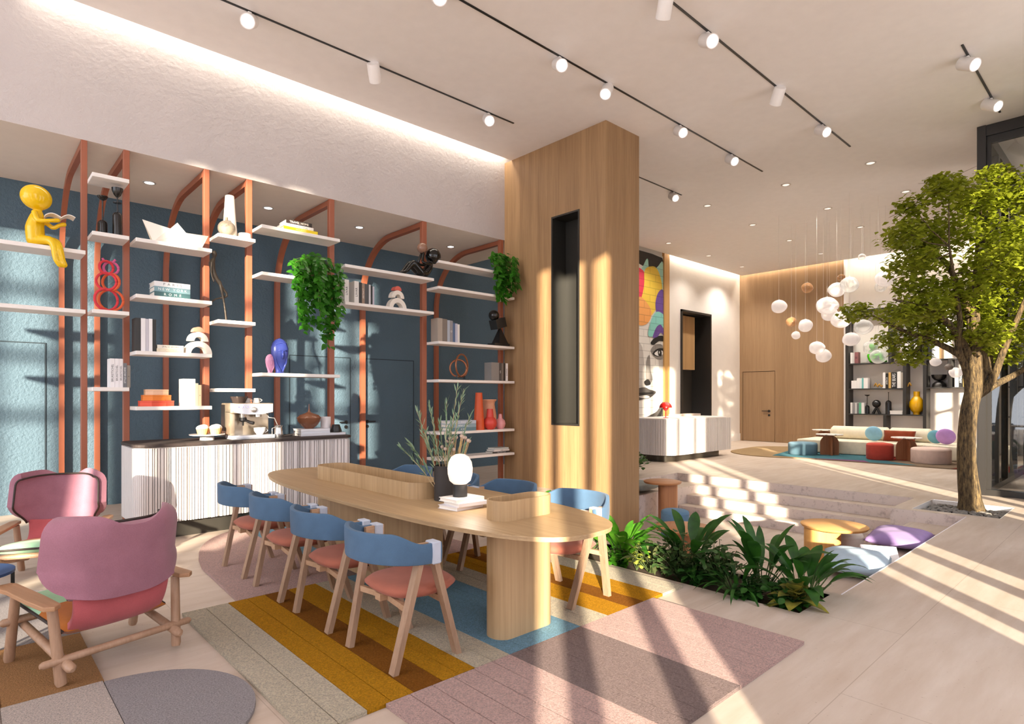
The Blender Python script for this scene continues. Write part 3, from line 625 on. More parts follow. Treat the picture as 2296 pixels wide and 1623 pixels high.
# striding bronze figure, generic thin abstract form
bm = BM()
fig_tube(bm, [(.09, 0, 0), (.06, 0, .25), (.01, 0, .5)], [.016, .014, .022]); fig_tube(bm, [(-.13, .01, .18), (-.05, .02, .28), (.1, .01, .34), (.03, .01, .46), (.0, 0, .52)], [.018, .012, .016, .018, .024])
fig_tube(bm, [(.0, 0, .5), (-.07, 0, .62), (-.09, 0, .75), (-.06, 0, .83)], [.022, .034, .04, .016]); ball(bm, (-.06, 0, .875), (.032, .035, .05), 12, 8); box(bm, .03, .15, -.05, .05, 0, .012)
fig_tube(bm, [(-.1, -.03, .76), (-.11, -.04, .62), (-.08, -.05, .5)], [.014, .012, .01])
remesh(solo('bronze_figure', bm, plain('#4a423a', .45, .5), 'thin dark bronze abstract striding figure right of the lit terracotta post', 'sculpture', (2.52, 8.46, Z['D2'])), .007)
# blue and pink heads
def head(label, x, h, k, col):
    t = thing('head_sculpture', label, 'sculpture', (x, 8.46, Z['E3']), .15, 'mask head sculptures'); bm = BM()
    n = 20; prof = [(0, .14), (.06, .12), (.18, .15), (.36, .21), (.55, .25), (.72, .255), (.86, .21), (.95, .13), (1, .02)]
    rings = []
    for zz, r in prof: rings.append([bm.verts.new((r * h * math.cos(2 * PI * i / n), r * h * .62 * math.sin(2 * PI * i / n), zz * h)) for i in range(n)])
    for a, b in zip(rings, rings[1:]):
        for i in range(n): bm.faces.new((a[i], a[(i + 1) % n], b[(i + 1) % n], b[i]))
    bm.faces.new(rings[0][::-1]); bm.faces.new(rings[-1]); obj('head', bm, plain(col, .25), t, 180)
    bm = BM(); f = lambda q, y=-.155: (q[0] * h, y * h + .10 * h * abs(q[0]) ** 1.5 * 4, q[1] * h)
    tube(bm, [f((-.13, .64), -.148), f((-.04, .65)), f((.05, .65)), f((.14, .64), -.148)], .012 * h / .5 * 1.0); tube(bm, [f((.0, .64), -.165), f((.0, .52), -.172), f((.0, .42), -.14)], [.01 * h / .5, .013 * h / .5, .016 * h / .5])
    obj('brow_and_nose', bm, plain(col, .25), t, 180)
    bm = BM(); tube(bm, [f((-.02, .05), -.1), f((-.16, .3), -.11), f((-.2, .6), -.09), f((-.16, .82), -.11), f((-.04, .87), -.13), f((.1, .84), -.12), f((.2, .7), -.08), f((.2, .55), -.08), f((.14, .3), -.12), f((.02, .05), -.1)], .013 * h / .5, 8); obj('hair_line', bm, plain(col, .25), t, 180)
head('glossy deep blue elongated head behind the small pink one', 3.325, .5, 1, '#3c4a9c'); head('small glossy pink elongated head in front of the blue one', 3.19, .27, 1, '#dc9cc0')
# black reclining figure with brown ball
t = thing('figure_sculpture', 'glossy black round headed figure lying back and lifting a small brown headed one', 'sculpture', (5.55, 8.42, Z['F1'])); bm = BM(); GB = plain('#151414', .1, 0, 0)
fig_tube(bm, [(.12, 0, .07), (.22, 0, .1), (.3, 0, .2), (.34, 0, .3)], [.075, .08, .07, .04]); ball(bm, (.385, 0, .405), .135, 24, 16)
for s in (-1, 1):
    fig_tube(bm, [(.12, .05 * s, .08), (-.02, .06 * s, .19), (-.06, .06 * s, .21), (-.2, .06 * s, .05), (-.29, .06 * s, .02)], [.06, .05, .045, .03, .03])
    fig_tube(bm, [(.3, .07 * s, .25), (.16, .08 * s, .24), (.13, .06 * s, .28), (.17, .035 * s, .41)], [.028, .024, .024, .024])
remesh(obj('body', bm, GB, t)); bm = BM(); ball(bm, (.165, 0, .505), .088, 20, 14); obj('small_head', bm, plain('#8d6a58', .12, 0, 0), t, 180)
# black geometric sculpture
t = thing('geometric_sculpture', 'black sculpture of ball, tilted block and cone beside the column', 'sculpture', (7.45, 8.45, Z['G3'])); BK = plain('#191818', .3)
bm = BM(); box(bm, -.18, .2, -.1, .1, 0, .05); obj('base', bm, BK, t)
bm = BM(); lathe(bm, [(.16, 0), (.004, .33)], seg=4, M=T(.04, 0, .05) @ Matrix.Rotation(PI / 4, 4, 'Z')); obj('pyramid', bm, BK, t)
bm = BM(); box(bm, -.12, .12, -.1, .1, -.09, .09, M=T(-.01, 0, .43) @ Matrix.Rotation(-.3, 4, 'Y')); obj('block', bm, BK, t)
bm = BM(); ball(bm, (-.11, 0, .575), .1, 24, 16); obj('ball', bm, plain('#191818', .15), t, 180)
# bronze double ring
t = thing('ring_sculpture', 'bronze sculpture of two linked rings on small glass base', 'sculpture', (6.55, 8.45, Z['G4'])); CU = plain('#9a6345', .3, .6)
for r, cx, a in ((.2, .03, .35), (.15, -.05, -.45)):
    bm = BM(); n = 36; tube(bm, [(cx + r * math.cos(2 * PI * i / n) * math.cos(a), r * math.cos(2 * PI * i / n) * math.sin(a), .06 + r + r * math.sin(2 * PI * i / n)) for i in range(n + 1)], .016, 10); obj('ring', bm, CU, t, 180)
bm = BM(); box(bm, -.14, .14, -.06, .06, 0, .012); obj('base', bm, plain('#20282c', .2), t); bm = BM(); box(bm, -.1, -.09, -.03, .03, .012, .07); box(bm, .09, .1, -.03, .03, .012, .07); obj('holder', bm, plain('#45545a', .15), t)

# ---------------------------------------------------------------- coffee counter
t = thing('coffee_counter', 'white fluted coffee counter with black plinth below the terracotta shelves', 'counter', (0, 0, 0)); WP = plain('#e2dcda', .5)
bm = BM(); prism(bm, rrect(1.45, 4.05, 7.78, 8.6, .1), .2, 1.06); obj('body', bm, plain('#bdb5b3', .6), t)  # darker than the flutes: groove shade put into the body colour
bm = BM(); prism(bm, rrect(1.56, 3.98, 7.86, 8.58, .08), 0, .2); obj('plinth', bm, plain('#3b3833', .4, .3), t, 40)
rnd = random.Random(5); xe = [1.56, 1.96, 2.31, 2.66, 3.0, 3.32, 3.66, 4.05]
for i, (a, b) in enumerate(zip(xe, xe[1:])):
    bm = BM(); x = a + .004
    while x < b - .012:
        wd = min(rnd.choice((.02, .028, .04, .055)), b - .004 - x); box(bm, x + .003, x + wd - .008, 7.748 + rnd.choice((0, .008)), 7.79, .2, 1.06); x += wd
    obj('fluted_panel', bm, WP, t)
bm = BM()
for k in range(9):
    a = math.radians(180 + 90 * (k + .5) / 9); box(bm, -.009, .009, -.014, .014, .2, 1.06, M=T(1.56 + .118 * math.cos(a), 7.89 + .118 * math.sin(a), 0) @ Matrix.Rotation(a + PI / 2, 4, 'Z'))
y = 7.9
while y < 8.56: box(bm, 1.437, 1.455, y, y + .026, .2, 1.06); y += .034
obj('fluted_corner', bm, WP, t)
bm = BM(); prism(bm, rrect(1.42, 4.09, 7.72, 8.62, .13), 1.075, 1.11); bevel(bm, .004, 1)
solo('worktop', bm, stone('#3a2f2c', '#241d1b'), 'dark speckled stone worktop along the white fluted counter', 'worktop')
bm = BM(); prism(bm, rrect(1.45, 4.06, 7.76, 8.6, .11), 1.06, 1.075); obj('shadow_gap', bm, plain('#cfc7c4', .4), t)
WT = 1.11
# cake stand and muffins
t = thing('cake_stand', 'white ceramic cake stand holding muffins on the dark worktop', 'cake stand', (2.27, 8.1, WT))
bm = BM(); lathe(bm, [(.085, 0), (.08, .045), (.09, .05)], seg=28); obj('foot', bm, plain('#cfc8c2', .2), t, 40)
bm = BM(); lathe(bm, [(.05, .05), (.2, .062), (.205, .075), (.19, .072), (.001, .07)], seg=40); obj('plate', bm, WHITE, t, 40)
for x, y, n in ((-.075, -.06, 'front left'), (.075, -.06, 'front right'), (-.02, .07, 'back left'), (.13, .06, 'back right')):
    m = thing('muffin', 'frosted muffin in pleated paper cup, %s on the cake stand' % n, 'muffin', (2.27 + x, 8.1 + y, WT + .0722), 0, 'muffins on the cake stand'); bm = BM(); n_ = 36
    a = [bm.verts.new(((.045 + .003 * (i % 2)) * math.cos(2 * PI * i / n_), (.045 + .003 * (i % 2)) * math.sin(2 * PI * i / n_), 0)) for i in range(n_)]; b = [bm.verts.new(((.062 + .004 * (i % 2)) * math.cos(2 * PI * i / n_), (.062 + .004 * (i % 2)) * math.sin(2 * PI * i / n_), .075)) for i in range(n_)]
    for i in range(n_): bm.faces.new((a[i], a[(i + 1) % n_], b[(i + 1) % n_], b[i]))
    bm.faces.new(a[::-1]); bm.faces.new(b); obj('paper_cup', bm, plain('#e0b878', .7), m)
    bm = BM(); ball(bm, (0, 0, .08), (.062, .062, .042), 18, 10, wob=.06, seed=int(x * 100)); obj('frosting', bm, plain('#f7f1ea', .6), m, 180)
# espresso machine
ma = thing('coffee_machine', 'brushed steel espresso machine with dials on the dark worktop', 'coffee machine', (2.5, 7.95, WT), 0); SB = plain('#c9b79f', .3, .75); CH = plain('#dadce4', .25, .5); BP = plain('#211f1f', .35)
bm = BM(); box(bm, 0, .54, .17, .36, .03, .46); box(bm, 0, .06, .02, .2, .05, .36); bevel(bm, .012, 2); obj('body', bm, SB, ma, 40)
bm = BM(); prism(bm, [(0, .0), (.06, -.03), (.48, -.03), (.54, 0), (.54, .2), (0, .2)], .33, .46); bevel(bm, .012, 2); obj('head', bm, SB, ma, 40)
bm = BM(); prism(bm, [(.03, .345), (.1, .33), (.2, .315), (.38, .315), (.45, .33), (.52, .345), (.52, .45), (.03, .45)], -.036, -.028, M=Matrix(((1, 0, 0, 0), (0, 0, 1, 0), (0, 1, 0, 0), (0, 0, 0, 1)))); obj('control_panel', bm, CH, ma)
RY = Matrix.Rotation(PI / 2, 4, 'X')
bm = BM(); lathe(bm, [(.036, 0), (.034, .025), (.03, .028)], M=T(.275, -.036, .375) @ RY, seg=24); obj('dial', bm, STEEL, ma, 40)
for x in (.09, .145, .2, .36, .41, .46):
    bm = BM(); lathe(bm, [(.018, 0), (.016, .008)], M=T(x, -.036, .41) @ RY, seg=16); b = obj('button', bm, plain('#e8e6ee', .2, .4), ma); bm = BM(); lathe(bm, [(.006, 0), (.006, .002)], M=T(x, -.0442, .41) @ RY, seg=10); obj('button_light', bm, plain('#6a68c8', .3), b)
bm = BM(); box(bm, .0, .54, -.06, .2, 0, .05); box(bm, .05, .5, -.07, -.06, .015, .05); bevel(bm, .006, 1); obj('drip_tray', bm, CH, ma, 40)
bm = BM(); lathe(bm, [(.04, .27), (.045, .33)], (.17, .06, 0), 24); obj('group_head', bm, STEEL, ma, 40); bm = BM(); lathe(bm, [(.045, .28), (.045, .33)], (.36, .06, 0), 24); obj('grinder_outlet', bm, STEEL, ma, 40)
bm = BM(); lathe(bm, [(.03, .22), (.045, .235), (.045, .275)], (.17, .05, 0), 20); tube(bm, [(.18, .02, .245), (.22, -.06, .215), (.25, -.1, .205)], [.014, .02, .022], 10); lathe(bm, [(.01, .17), (.014, .22)], (.17, .05, 0), 10); obj('portafilter', bm, BP, ma, 40)
bm = BM(); tube(bm, [(.47, .05, .33), (.48, 0, .27), (.55, -.01, .26), (.585, -.01, .18), (.61, -.01, .12)], .007, 8); obj('steam_wand', bm, STEEL, ma, 180)
bm = BM(); lathe(bm, [(.075, .46), (.08, .475), (.105, .53), (.11, .545), (.1, .545), (.07, .48)], (.17, .2, 0), 28); obj('bean_hopper', bm, plain('#3c3230', .15), ma, 40)
bm = BM(); box(bm, -.008, 0, .2, .34, .1, .44); obj('side_tank', bm, BP, ma)
# cups, jug
def cup(label, x, y, z, r, h, up=True, flare=.75):
    t = thing('cup', label, 'cup', (x, y, z), 0, 'white espresso cups')
    p = [(r * flare, 0), (r * .95, h * .55), (r, h), (r * .93, h), (r * .85, h * .5), (r * .5, h * .1)] if up else [(r, 0), (r * .95, h * .4), (r * flare, h), (.001, h)]
    bm = BM(); lathe(bm, p, seg=28); obj('bowl', bm, WHITE, t, 40)
    bm = BM(); n = 10; tube(bm, [(r * .9 + .028 * math.sin(PI * i / n) * 1.2, 0, h * (.25 + .6 * i / n)) for i in range(n + 1)], .006, 8); obj('handle', bm, WHITE, t, 180)
cup('white cup upside down on the coffee machine, partly behind its twin', 2.795, 8.22, WT + .46, .042, .062, False); cup('white cup upside down on the coffee machine, right hand one', 2.875, 8.1, WT + .46, .042, .065, False)
cup('larger white cup under the spout on the drip tray', 2.87, 7.97, WT + .05, .075, .09, True, .5)
t = thing('milk_jug', 'polished steel milk jug right of the coffee machine', 'jug', (3.1, 7.93, WT)); bm = BM(); lathe(bm, [(.052, 0), (.058, .02), (.052, .1), (.045, .135), (.052, .16), (.048, .16), (.04, .13)], seg=28); obj('body', bm, plain('#c8c8cc', .12, .95), t, 40)
bm = BM(); tube(bm, [(-.045, .0, .14), (-.085, 0, .125), (-.085, 0, .05), (-.052, 0, .035)], .006, 8); obj('handle', bm, STEEL, t, 180)
book('white book lying at the bottom under the brown vase, longest of three', 3.42, 7.96, WT, .031, .3, .66, '#e4e4ea', None, lying=True, group='books on the worktop'); 
for i, c in enumerate(('#d9dce4', '#e9e9ee')):
    b = book('%s book under the brown vase, %s' % (('pale grey', 'white')[i], ('middle of three', 'top of three')[i]), 3.43, 7.98, WT + .032 * (i + 1), .031, .27, .42, c, None, lying=True, group='books on the worktop')
vase('bulb_vase', 'brown glazed bulb vase with needle neck on white books', 3.6, 8.11, WT + .0955, [(.055, 0), (.11, .045), (.15, .1), (.165, .15), (.13, .19), (.06, .215), (.02, .235), (.008, .28), (.004, .345), (.001, .345)], '#8a5a41', .2)
vase('cup_pot', 'plain white cylinder pot behind the brown bulb vase', 3.88, 8.18, WT + .0335, [(.07, 0), (.072, .22), (.064, .22), (.06, .03)], '#ece7ea', .5, 'pot')
vase('faceted_holder', 'small black faceted candle holder on the longest white book', 3.98, 8.06, WT + .0325, [(.08, 0), (.085, .02), (.055, .105), (.045, .11), (.03, .08)], '#1f1d1d', .35, 'candle holder', 9)
# ---------------------------------------------------------------- long table
t = thing('communal_table', 'long pale oak table with rounded ends and two inset troughs', 'table', (2.87, 4.6, 0)); TZ = .815
bm = BM(); prism(bm, superell(0, 0, .61, 2.24, 2.9, 96), TZ - .03, TZ - .006); prism(bm, superell(0, 0, .615, 2.245, 2.9, 96), TZ - .01, TZ); obj('tabletop', bm, OAK_Y, t, 40)
def stad(x0, x1, y0, y1, r): return [(a - 2.87, b - 4.6) for a, b in rrect(x0, x1, y0, y1, r, 10)]
for a in ((2.625, 3.16, 2.95, 3.16, .1), (2.68, 3.03, 4.05, 5.95, .15)):
    bm = BM(); prism(bm, stad(*a), .02, TZ - .03); obj('leg', bm, OAK_Z, t, 40)
    bm = BM(); o_ = stad(*a); i_ = stad(a[0] + .012, a[1] - .012, a[2] + .012, a[3] - .012, a[4] - .012); n = len(o_)
    rg = [[bm.verts.new((p[0], p[1], z)) for p in q] for q, z in ((o_, TZ), (o_, TZ + .135), (i_, TZ + .135), (i_, TZ + .004))]
    for u, v in zip(rg, rg[1:]):
        for i in range(n): bm.faces.new((u[i], u[(i + 1) % n], v[(i + 1) % n], v[i]))
    bm.faces.new(rg[-1]); obj('trough', bm, OAK_Z, t, 40)
# things on the table
vase('cylinder_vase', 'matte black cylinder vase holding olive branches behind the globe lamp', 2.885, 3.93, TZ, [(.085, 0), (.088, .28), (.08, .28), (.078, .03)], '#2f2a28', .7)
OL = leafm('#5f7f62', '#8fa98b', .5, .25)
def leaf(bm, p, d, up, L, wd, droop=.2, n=4, fold=.25, mi=0, shape=.9):
    """one leaf blade from p along d"""
    d = Vector(d).normalized(); side = d.cross(Vector(up)); side = side.normalized() if side.length > 1e-4 else Vector((1, 0, 0)); nn = side.cross(d)
    prev = None; p = Vector(p); q = p.copy()
    for i in range(n + 1):
        s = i / n; wv = wd * (math.sin(PI * min(s ** shape * .97 + .03, 1)) ** .8) * .5
        c = p + d * (L * s) - Vector((0, 0, 1)) * (droop * L * s * s)
        cur = (bm.verts.new(c + side * wv + nn * wv * fold), bm.verts.new(c), bm.verts.new(c - side * wv + nn * wv * fold))
        if prev:
            for a, b in ((0, 1), (1, 2)): bm.faces.new((prev[a], prev[b], cur[b], cur[a])).material_index = mi
        prev = cur
rnd = random.Random(3)
t = thing('olive_branches', 'spray of grey green olive branches fanning out of the black vase', 'branches', (2.885, 3.93, TZ)); bs, bl = BM(), BM()
# reach along the table's diagonal, height, reach across it
RA, RB = Vector((.735, -.678, 0)), Vector((.678, .735, 0))
for r, u, dp in ((-.36, .42, .02), (-.27, .47, -.1), (-.2, .56, .05), (-.14, .78, .08), (-.22, .72, -.05), (-.05, .62, .1), (.02, .8, -.03), (.1, .92, .05), (.16, .9, -.06), (.2, .68, .1), (.17, .45, .0), (-.12, .5, .12), (.06, .6, -.1)):
    tip = RA * r + RB * dp + Vector((0, 0, u)); pts = [tip * s * Vector((1, 1, 1)).x + Vector((0, 0, .0)) for s in (0, .25, .5, .75, 1)]
    base = RA * (r * .12) + RB * dp * .2; pts = [base + Vector((0, 0, .05))] + [base + (tip - base) * s + RA * (r * .12 * math.sin(PI * s)) * -1 for s in (.3, .55, .8, 1)]
    tube(bs, pts, [.004, .0035, .003, .002, .001], 5)
    for k in range(26):
        s = .38 + .62 * k / 26; i = min(int(s * 4), 3); f = s * 4 - i; c = pts[i] * (1 - f) + pts[i + 1] * f; ax = (pts[i + 1] - pts[i]).normalized()
        dv = ax + Vector((rnd.uniform(-1, 1), rnd.uniform(-1, 1), rnd.uniform(-.5, .6))) * .55; leaf(bl, c, dv, (rnd.uniform(-1, 1), rnd.uniform(-1, 1), 1), rnd.uniform(.055, .1), .013, .1, 3)
obj('stems', bs, plain('#b9a27c', .7), t); obj('leaves', bl, OL, t)
t = thing('dried_flowers', 'bunch of beige dried button flowers in the black vase', 'dried flowers', (2.9, 3.9, TZ)); bs, bl = BM(), BM()
for k in range(15):
    r, u, dp = rnd.uniform(-.06, .17), rnd.uniform(.4, .54), rnd.uniform(-.08, .08); tip = RA * r + RB * dp + Vector((0, 0, u)); tube(bs, [RA * r * .1 + Vector((0, 0, .1)), tip * .55 + RA * .01, tip], [.004, .003, .003], 5); ball(bl, tip, .015, 10, 7)
obj('stems', bs, plain('#c2a271', .8), t); obj('flower_heads', bl, plain('#b8a394', .95), t, 180)
for i, (dx, rz, c, n) in enumerate(((0, .1, '#ece8ec', 'bottom'), (.004, -.06, '#e9e6ea', 'middle'), (-.005, .03, '#f0ece8', 'top'))):
    book('white coffee table book, %s of the three under the globe lamp' % n, 2.655 + dx, 3.465 - (.01 if i == 1 else 0), TZ + .0275 * i, .027, .21, .27, c, None, lying=True, rz=rz, group='books under the table lamp')
t = thing('table_lamp', 'globe table lamp with black base on a stack of white books', 'lamp', (2.775, 3.585, TZ + .083))
bm = BM(); lathe(bm, [(.055, 0), (.055, .088), (.05, .09)], seg=32); obj('base', bm, plain('#1c1a1a', .5), t, 40)
bm = BM(); lathe(bm, [(.001, .09), (.05, .094), (.08, .12), (.093, .17), (.095, .215), (.088, .26), (.066, .3), (.035, .318), (.001, .323)], seg=36, caps=False); obj('shade', bm, glow('#fff0e2', .42), t, 180)
L = bpy.data.lights.new('lamp_glow', 'POINT'); L.energy = 6; L.color = (1, .87, .72); L.shadow_soft_size = .09; lo = bpy.data.objects.new('lamp_glow', L); C.objects.link(lo); lo.location = (2.775, 3.47, 1.06)

# ---------------------------------------------------------------- dining chairs (front looks along +X)
BLU = fabric('#4d6884'); BLU2 = fabric('#7396b8'); SEAT = fabric('#a66351', .95, 420, .35); STRAP = fabric('#b5bccb')
def dining_chair(label):
    t = thing('dining_chair', label, 'chair', (0, 0, 0), 0, 'dining chairs along the table')
    for s in (-1, 1):
        bm = BM(); tube(bm, [(.0, .268 * s, 0), (.15, .315 * s, .655)], 0, flat=(.036, .055)); obj('leg', bm, ASH, t)
        bm = BM(); tube(bm, [(.46, .275 * s, 0), (.245, .322 * s, .66)], 0, flat=(.036, .055)); obj('leg', bm, ASH, t)
    def band(u, off):   # U-shaped plan
        a = (u - .5) * 2; s = 1 if a > 0 else -1; q = abs(a)
        if q > .82: x, y = .2 + .078 * (q - .82) / .18, .335
        else: k = q / .82 * PI / 2; x, y = .2 - .29 * math.cos(k), .335 * math.sin(k)
        return x, y * s
    def zt(u):
        q = abs(u - .5) * 2; k = min(max((q - .42) / .34, 0), 1); k = k * k * (3 - 2 * k); return .822 * (1 - k) + .75 * k
    def zb(u):
        q = abs(u - .5) * 2; return .635 + .012 * (1 - q)
    def shell(u, v): x, y = band(u, 0); z = zb(u) + (zt(u) - zb(u)) * v; r = 1 + .02 * math.sin(PI * v); return (x - .04 * (z - .64) * (1 - abs(u - .5) * 2), y * r, z)
    bm = BM(); sheet(bm, shell, 48, 6, .03); bevel(bm, .006, 2, 60); obj('backrest', bm, BLU, t, 60)
    bm = BM()
    for s in (-1, 1): tube(bm, [(band(.5 + s * q / 2, 0)[0], (abs(band(.5 + s * q / 2, 0)[1]) - .017) * s, .703) for q in (.7, .76, .82, .92, 1.0)], 0, flat=(.022, .1))
    obj('arm_rail', bm, ASH_X, t)
    for s in (-1, 1):
        x, y = band(.5 + s * .45, 0); bm = BM(); box(bm, x - .03, x + .03, y - .044, y + .044, .628, .762); bevel(bm, .006, 1); obj('strap', bm, STRAP, t)
    def top(sg):
        def f(u, v):
            a = 2 * PI * u; c, s = math.cos(a), math.sin(a); k = v; rx = .262 * math.copysign(abs(c) ** .72, c); ry = .285 * math.copysign(abs(s) ** .72, s)
            h = (1 - k ** 4) ** .5; return (.29 + rx * k, ry * k * (1 if c < .3 else 1 - .1 * (c - .3)), .44 + (.04 * h if sg > 0 else -.065 * h * (1 - .2 * k)))
        return f
    bm = BM(); sheet(bm, top(1), 36, 8); sheet(bm, top(-1), 36, 8); bmesh.ops.remove_doubles(bm, verts=bm.verts[:], dist=.001); obj('seat', bm, SEAT, t, 180)
    bm = BM(); box(bm, .05, .42, -.03, .03, .36, .405)
    for s in (-1, 1): tube(bm, [(.12, 0, .372), (.085, .29 * s, .365)], 0, flat=(.026, .036)); tube(bm, [(.36, 0, .375), (.34, .298 * s, .372)], 0, flat=(.026, .036))
    obj('seat_frame', bm, ASH_X, t); return t
ch = dining_chair('blue backed dining chair with coral seat, nearest of the row facing away on the rug')
ch.location = (1.86, 3.305, .022)
for i, (y, n) in enumerate(((4.15, 'second from the front on the counter side of the table'), (4.995, 'third from the front on the counter side of the table'), (5.825, 'farthest of the four on the counter side of the table'))): dup(ch, (1.86, y, .022), 0, 'blue backed dining chair, ' + n)
for y, n in ((3.33, 'sunlit, at the rounded near end beside the plants'), (4.165, 'seen over the near trough, plants behind it'), (5.0, 'mostly hidden behind the globe lamp and vase'), (5.83, 'farthest across the table, behind the long trough')): dup(ch, (3.89, y, .022), PI, 'dining chair with blue back, ' + n)

# ---------------------------------------------------------------- lounge chairs (front looks along +X)
MAUVE, CORAL, ORNG, MINT = fabric('#9c6c7b', .95, 200, .5), fabric('#b95d63', .95, 300, .5), fabric('#b0682c', .95, 300, .4), fabric('#9dc7a4', .95, 300, .4); PIPE = plain('#2e211c', .6)
def lounge(label, loc, rz):
    t = thing('lounge_chair', label, 'armchair', loc, rz, 'pink winged lounge chairs'); AW = wood('#b18f76', '#97755c', 'z', 1.3); AT = wood('#b58a68', '#9d7453', 'x', 1.3)
    def rod(name, pts, r, m): bm = BM(); tube(bm, pts, r, 14); obj(name, bm, m, t, 50)
    for s in (-1, 1):
        rod('leg', [(-.31, .318 * s, 0), (-.305, .322 * s, .02), (-.25, .345 * s, .44)], [.024, .029, .026], AW); rod('leg', [(.33, .355 * s, 0), (.325, .356 * s, .02), (.22, .355 * s, .45)], [.024, .029, .026], AW)
        rod('side_stretcher', [(-.40, .3 * s, .1), (-.38, .3 * s, .105), (.33, .3 * s, .235), (.35, .3 * s, .24)], [.012, .027, .023, .012], AW)
        bm = BM(); pr = [(-.37, .01), (-.33, .05), (-.1, .055), (.2, .048), (.33, .062), (.37, .05), (.37, -.035), (.33, -.05), (-.1, -.045), (-.33, -.035)]
        prism(bm, [(a, b * s + .365 * s) for a, b in pr], .445, .472); bevel(bm, .006, 2); obj('armrest', bm, AT, t)
    rod('rear_stretcher', [(-.30, -.42, .14), (-.30, -.405, .14), (-.30, .405, .14), (-.30, .42, .14)], [.012, .022, .022, .012], AW); rod('front_stretcher', [(.27, -.42, .26), (.27, -.405, .26), (.27, .405, .26), (.27, .42, .26)], [.012, .024, .024, .012], AW)
    def hw(v): # half width of the winged back: tapered foot, round top corners
        k = min(v / .36, 1); k = k * k * (3 - 2 * k); r = .14; d = max(v - (1 - r), 0) / r
        return .272 + .068 * k - .012 * v - .045 * (1 - max(1 - d * d, 0) ** .5)
    def back(u, v):
        v = .5 - .5 * math.cos(PI * v) if v > .5 else v; a = u * 2 - 1; q = abs(a); y = hw(v) * math.copysign(q ** .9, a)
        wing = .24 * q ** 2.7 * (.25 + .75 * min(v / .4, 1)); return (-.34 - .09 * v + wing, y, .455 + .435 * v - .015 * q ** 4 * v)
    bm = BM(); sheet(bm, back, 40, 22, .06); bevel(bm, .02, 3, 60); bw = obj('winged_back', bm, MAUVE, t, 70)
    rim = [back(i / 40, 1) for i in range(41)]; lft = [back(0, 1 - j / 22) for j in range(23)]; rgt = [back(1, 1 - j / 22) for j in range(23)]
    bm = BM(); o3 = lambda p: (p[0] + .016, p[1] * .985, p[2] + .004); tube(bm, [o3(p) for p in lft[::-1] + rim + rgt], .009, 6); obj('piping', bm, PIPE, bw, 180)
    def lower(u, v): # lower back into the seat shell
        a = u * 2 - 1; w0 = .27 - .01 * math.sin(PI * v); ang = v * 1.45; x = -.345 + .19 * (1 - math.cos(ang)) + .02 * abs(a) ** 3; z = .47 - .245 * math.sin(ang); return (x, a * w0, z + .015 * abs(a) ** 3)
    bm = BM(); sheet(bm, lower, 14, 12, .05); bevel(bm, .012, 2, 60); obj('lower_back', bm, CORAL, t, 70)
    def seat(sg):
        def f(u, v):
            a = u * 2 - 1; b = v * 2 - 1; h = ((1 - abs(a) ** 6) * (1 - abs(b) ** 6)); h = max(h, 0) ** .4; x = .075 + .32 * b; z = .27 + .075 * v
            return (x, a * (.29 + .02 * v), z + sg * (.05 if sg > 0 else .045) * h)
        return f
    for nm, m, v0, v1 in (('rear_seat', ORNG, 0, .5), ('front_seat', MINT, .5, 1)):
        bm = BM(); sheet(bm, lambda u, v: seat(1)(u, v0 + (v1 - v0) * v), 16, 10); sheet(bm, lambda u, v: seat(-1)(u, v0 + (v1 - v0) * v), 16, 10); bmesh.ops.remove_doubles(bm, verts=bm.verts[:], dist=.001); so = obj(nm, bm, m, t, 70)
    bm = BM(); E_ = [(.075 + .32 * 1.0, y, .345) for y in (-.29, -.15, 0, .15, .29)]; sd = lambda s: [(.075 + .32 * b, s * (.295 + .01 * b), .3075 + .0375 * b) for b in (-.95, -.5, 0, .5, .93)]
    tube(bm, sd(-1) + E_ + sd(1)[::-1], .01, 6); obj('piping', bm, PIPE, so, 180); return t
lounge('pink winged lounge chair seen from behind, nearest the camera', (.646, 4.58, .021), math.radians(105.0))
lounge('pink winged lounge chair facing the camera beside the blue wall', (.62, 6.93, .0), math.radians(250))
t = thing('side_table', 'small round blue and yellow side table with thin black legs at the left edge', 'side table', (.02, 5.02, .0))
bm = BM(); h = [(.24 * math.cos(a), .24 * math.sin(a)) for a in [-.9 + PI * k / 24 for k in range(25)]]; prism(bm, h, .535, .552); obj('blue_half', bm, plain('#27416f', .5), t, 40)
bm = BM(); prism(bm, [(-a, -b) for a, b in h], .515, .532); obj('yellow_half', bm, plain('#ecc02a', .5), t, 40)
for a in (.1, 2.2, 4.3): bm = BM(); tube(bm, [(.228 * math.cos(a), .228 * math.sin(a), .015), (.228 * math.cos(a), .228 * math.sin(a), .54)], 0, flat=(.02, .02)); obj('leg', bm, BLACK, t)

# ---------------------------------------------------------------- rugs
cs = {'beige': '#dccfb8', 'must': '#cc9120', 'brown': '#935c1e', 'blue': '#84adc4', 'pink': '#dbbab3', 'mauve': '#998683'}; ck = list(cs)
bm = BM()
def seg(x0, x1, y0, y1, c, pts=None, z=.024):
    if pts: return prism(bm, pts, .001, z, mi=ck.index(c))
    m = max(round((x1 - x0) / .15), 1) if x1 - x0 < 1.2 else 4; s_ = (x1 - x0) / m   # stitched strips with a narrow groove between
    box(bm, x0, x1, y0, y1, .001, z - .008, mi=ck.index(c))
    for i in range(m): box(bm, x0 + i * s_ + (.003 if i else 0), x0 + (i + 1) * s_ - (.003 if i < m - 1 else 0), y0, y1, z - .009, z, mi=ck.index(c))
X = [1.22, 1.55, 1.835, 2.03, 2.27, 2.55, 3.23, 3.54, 3.8, 4.0, 4.27, 4.58]
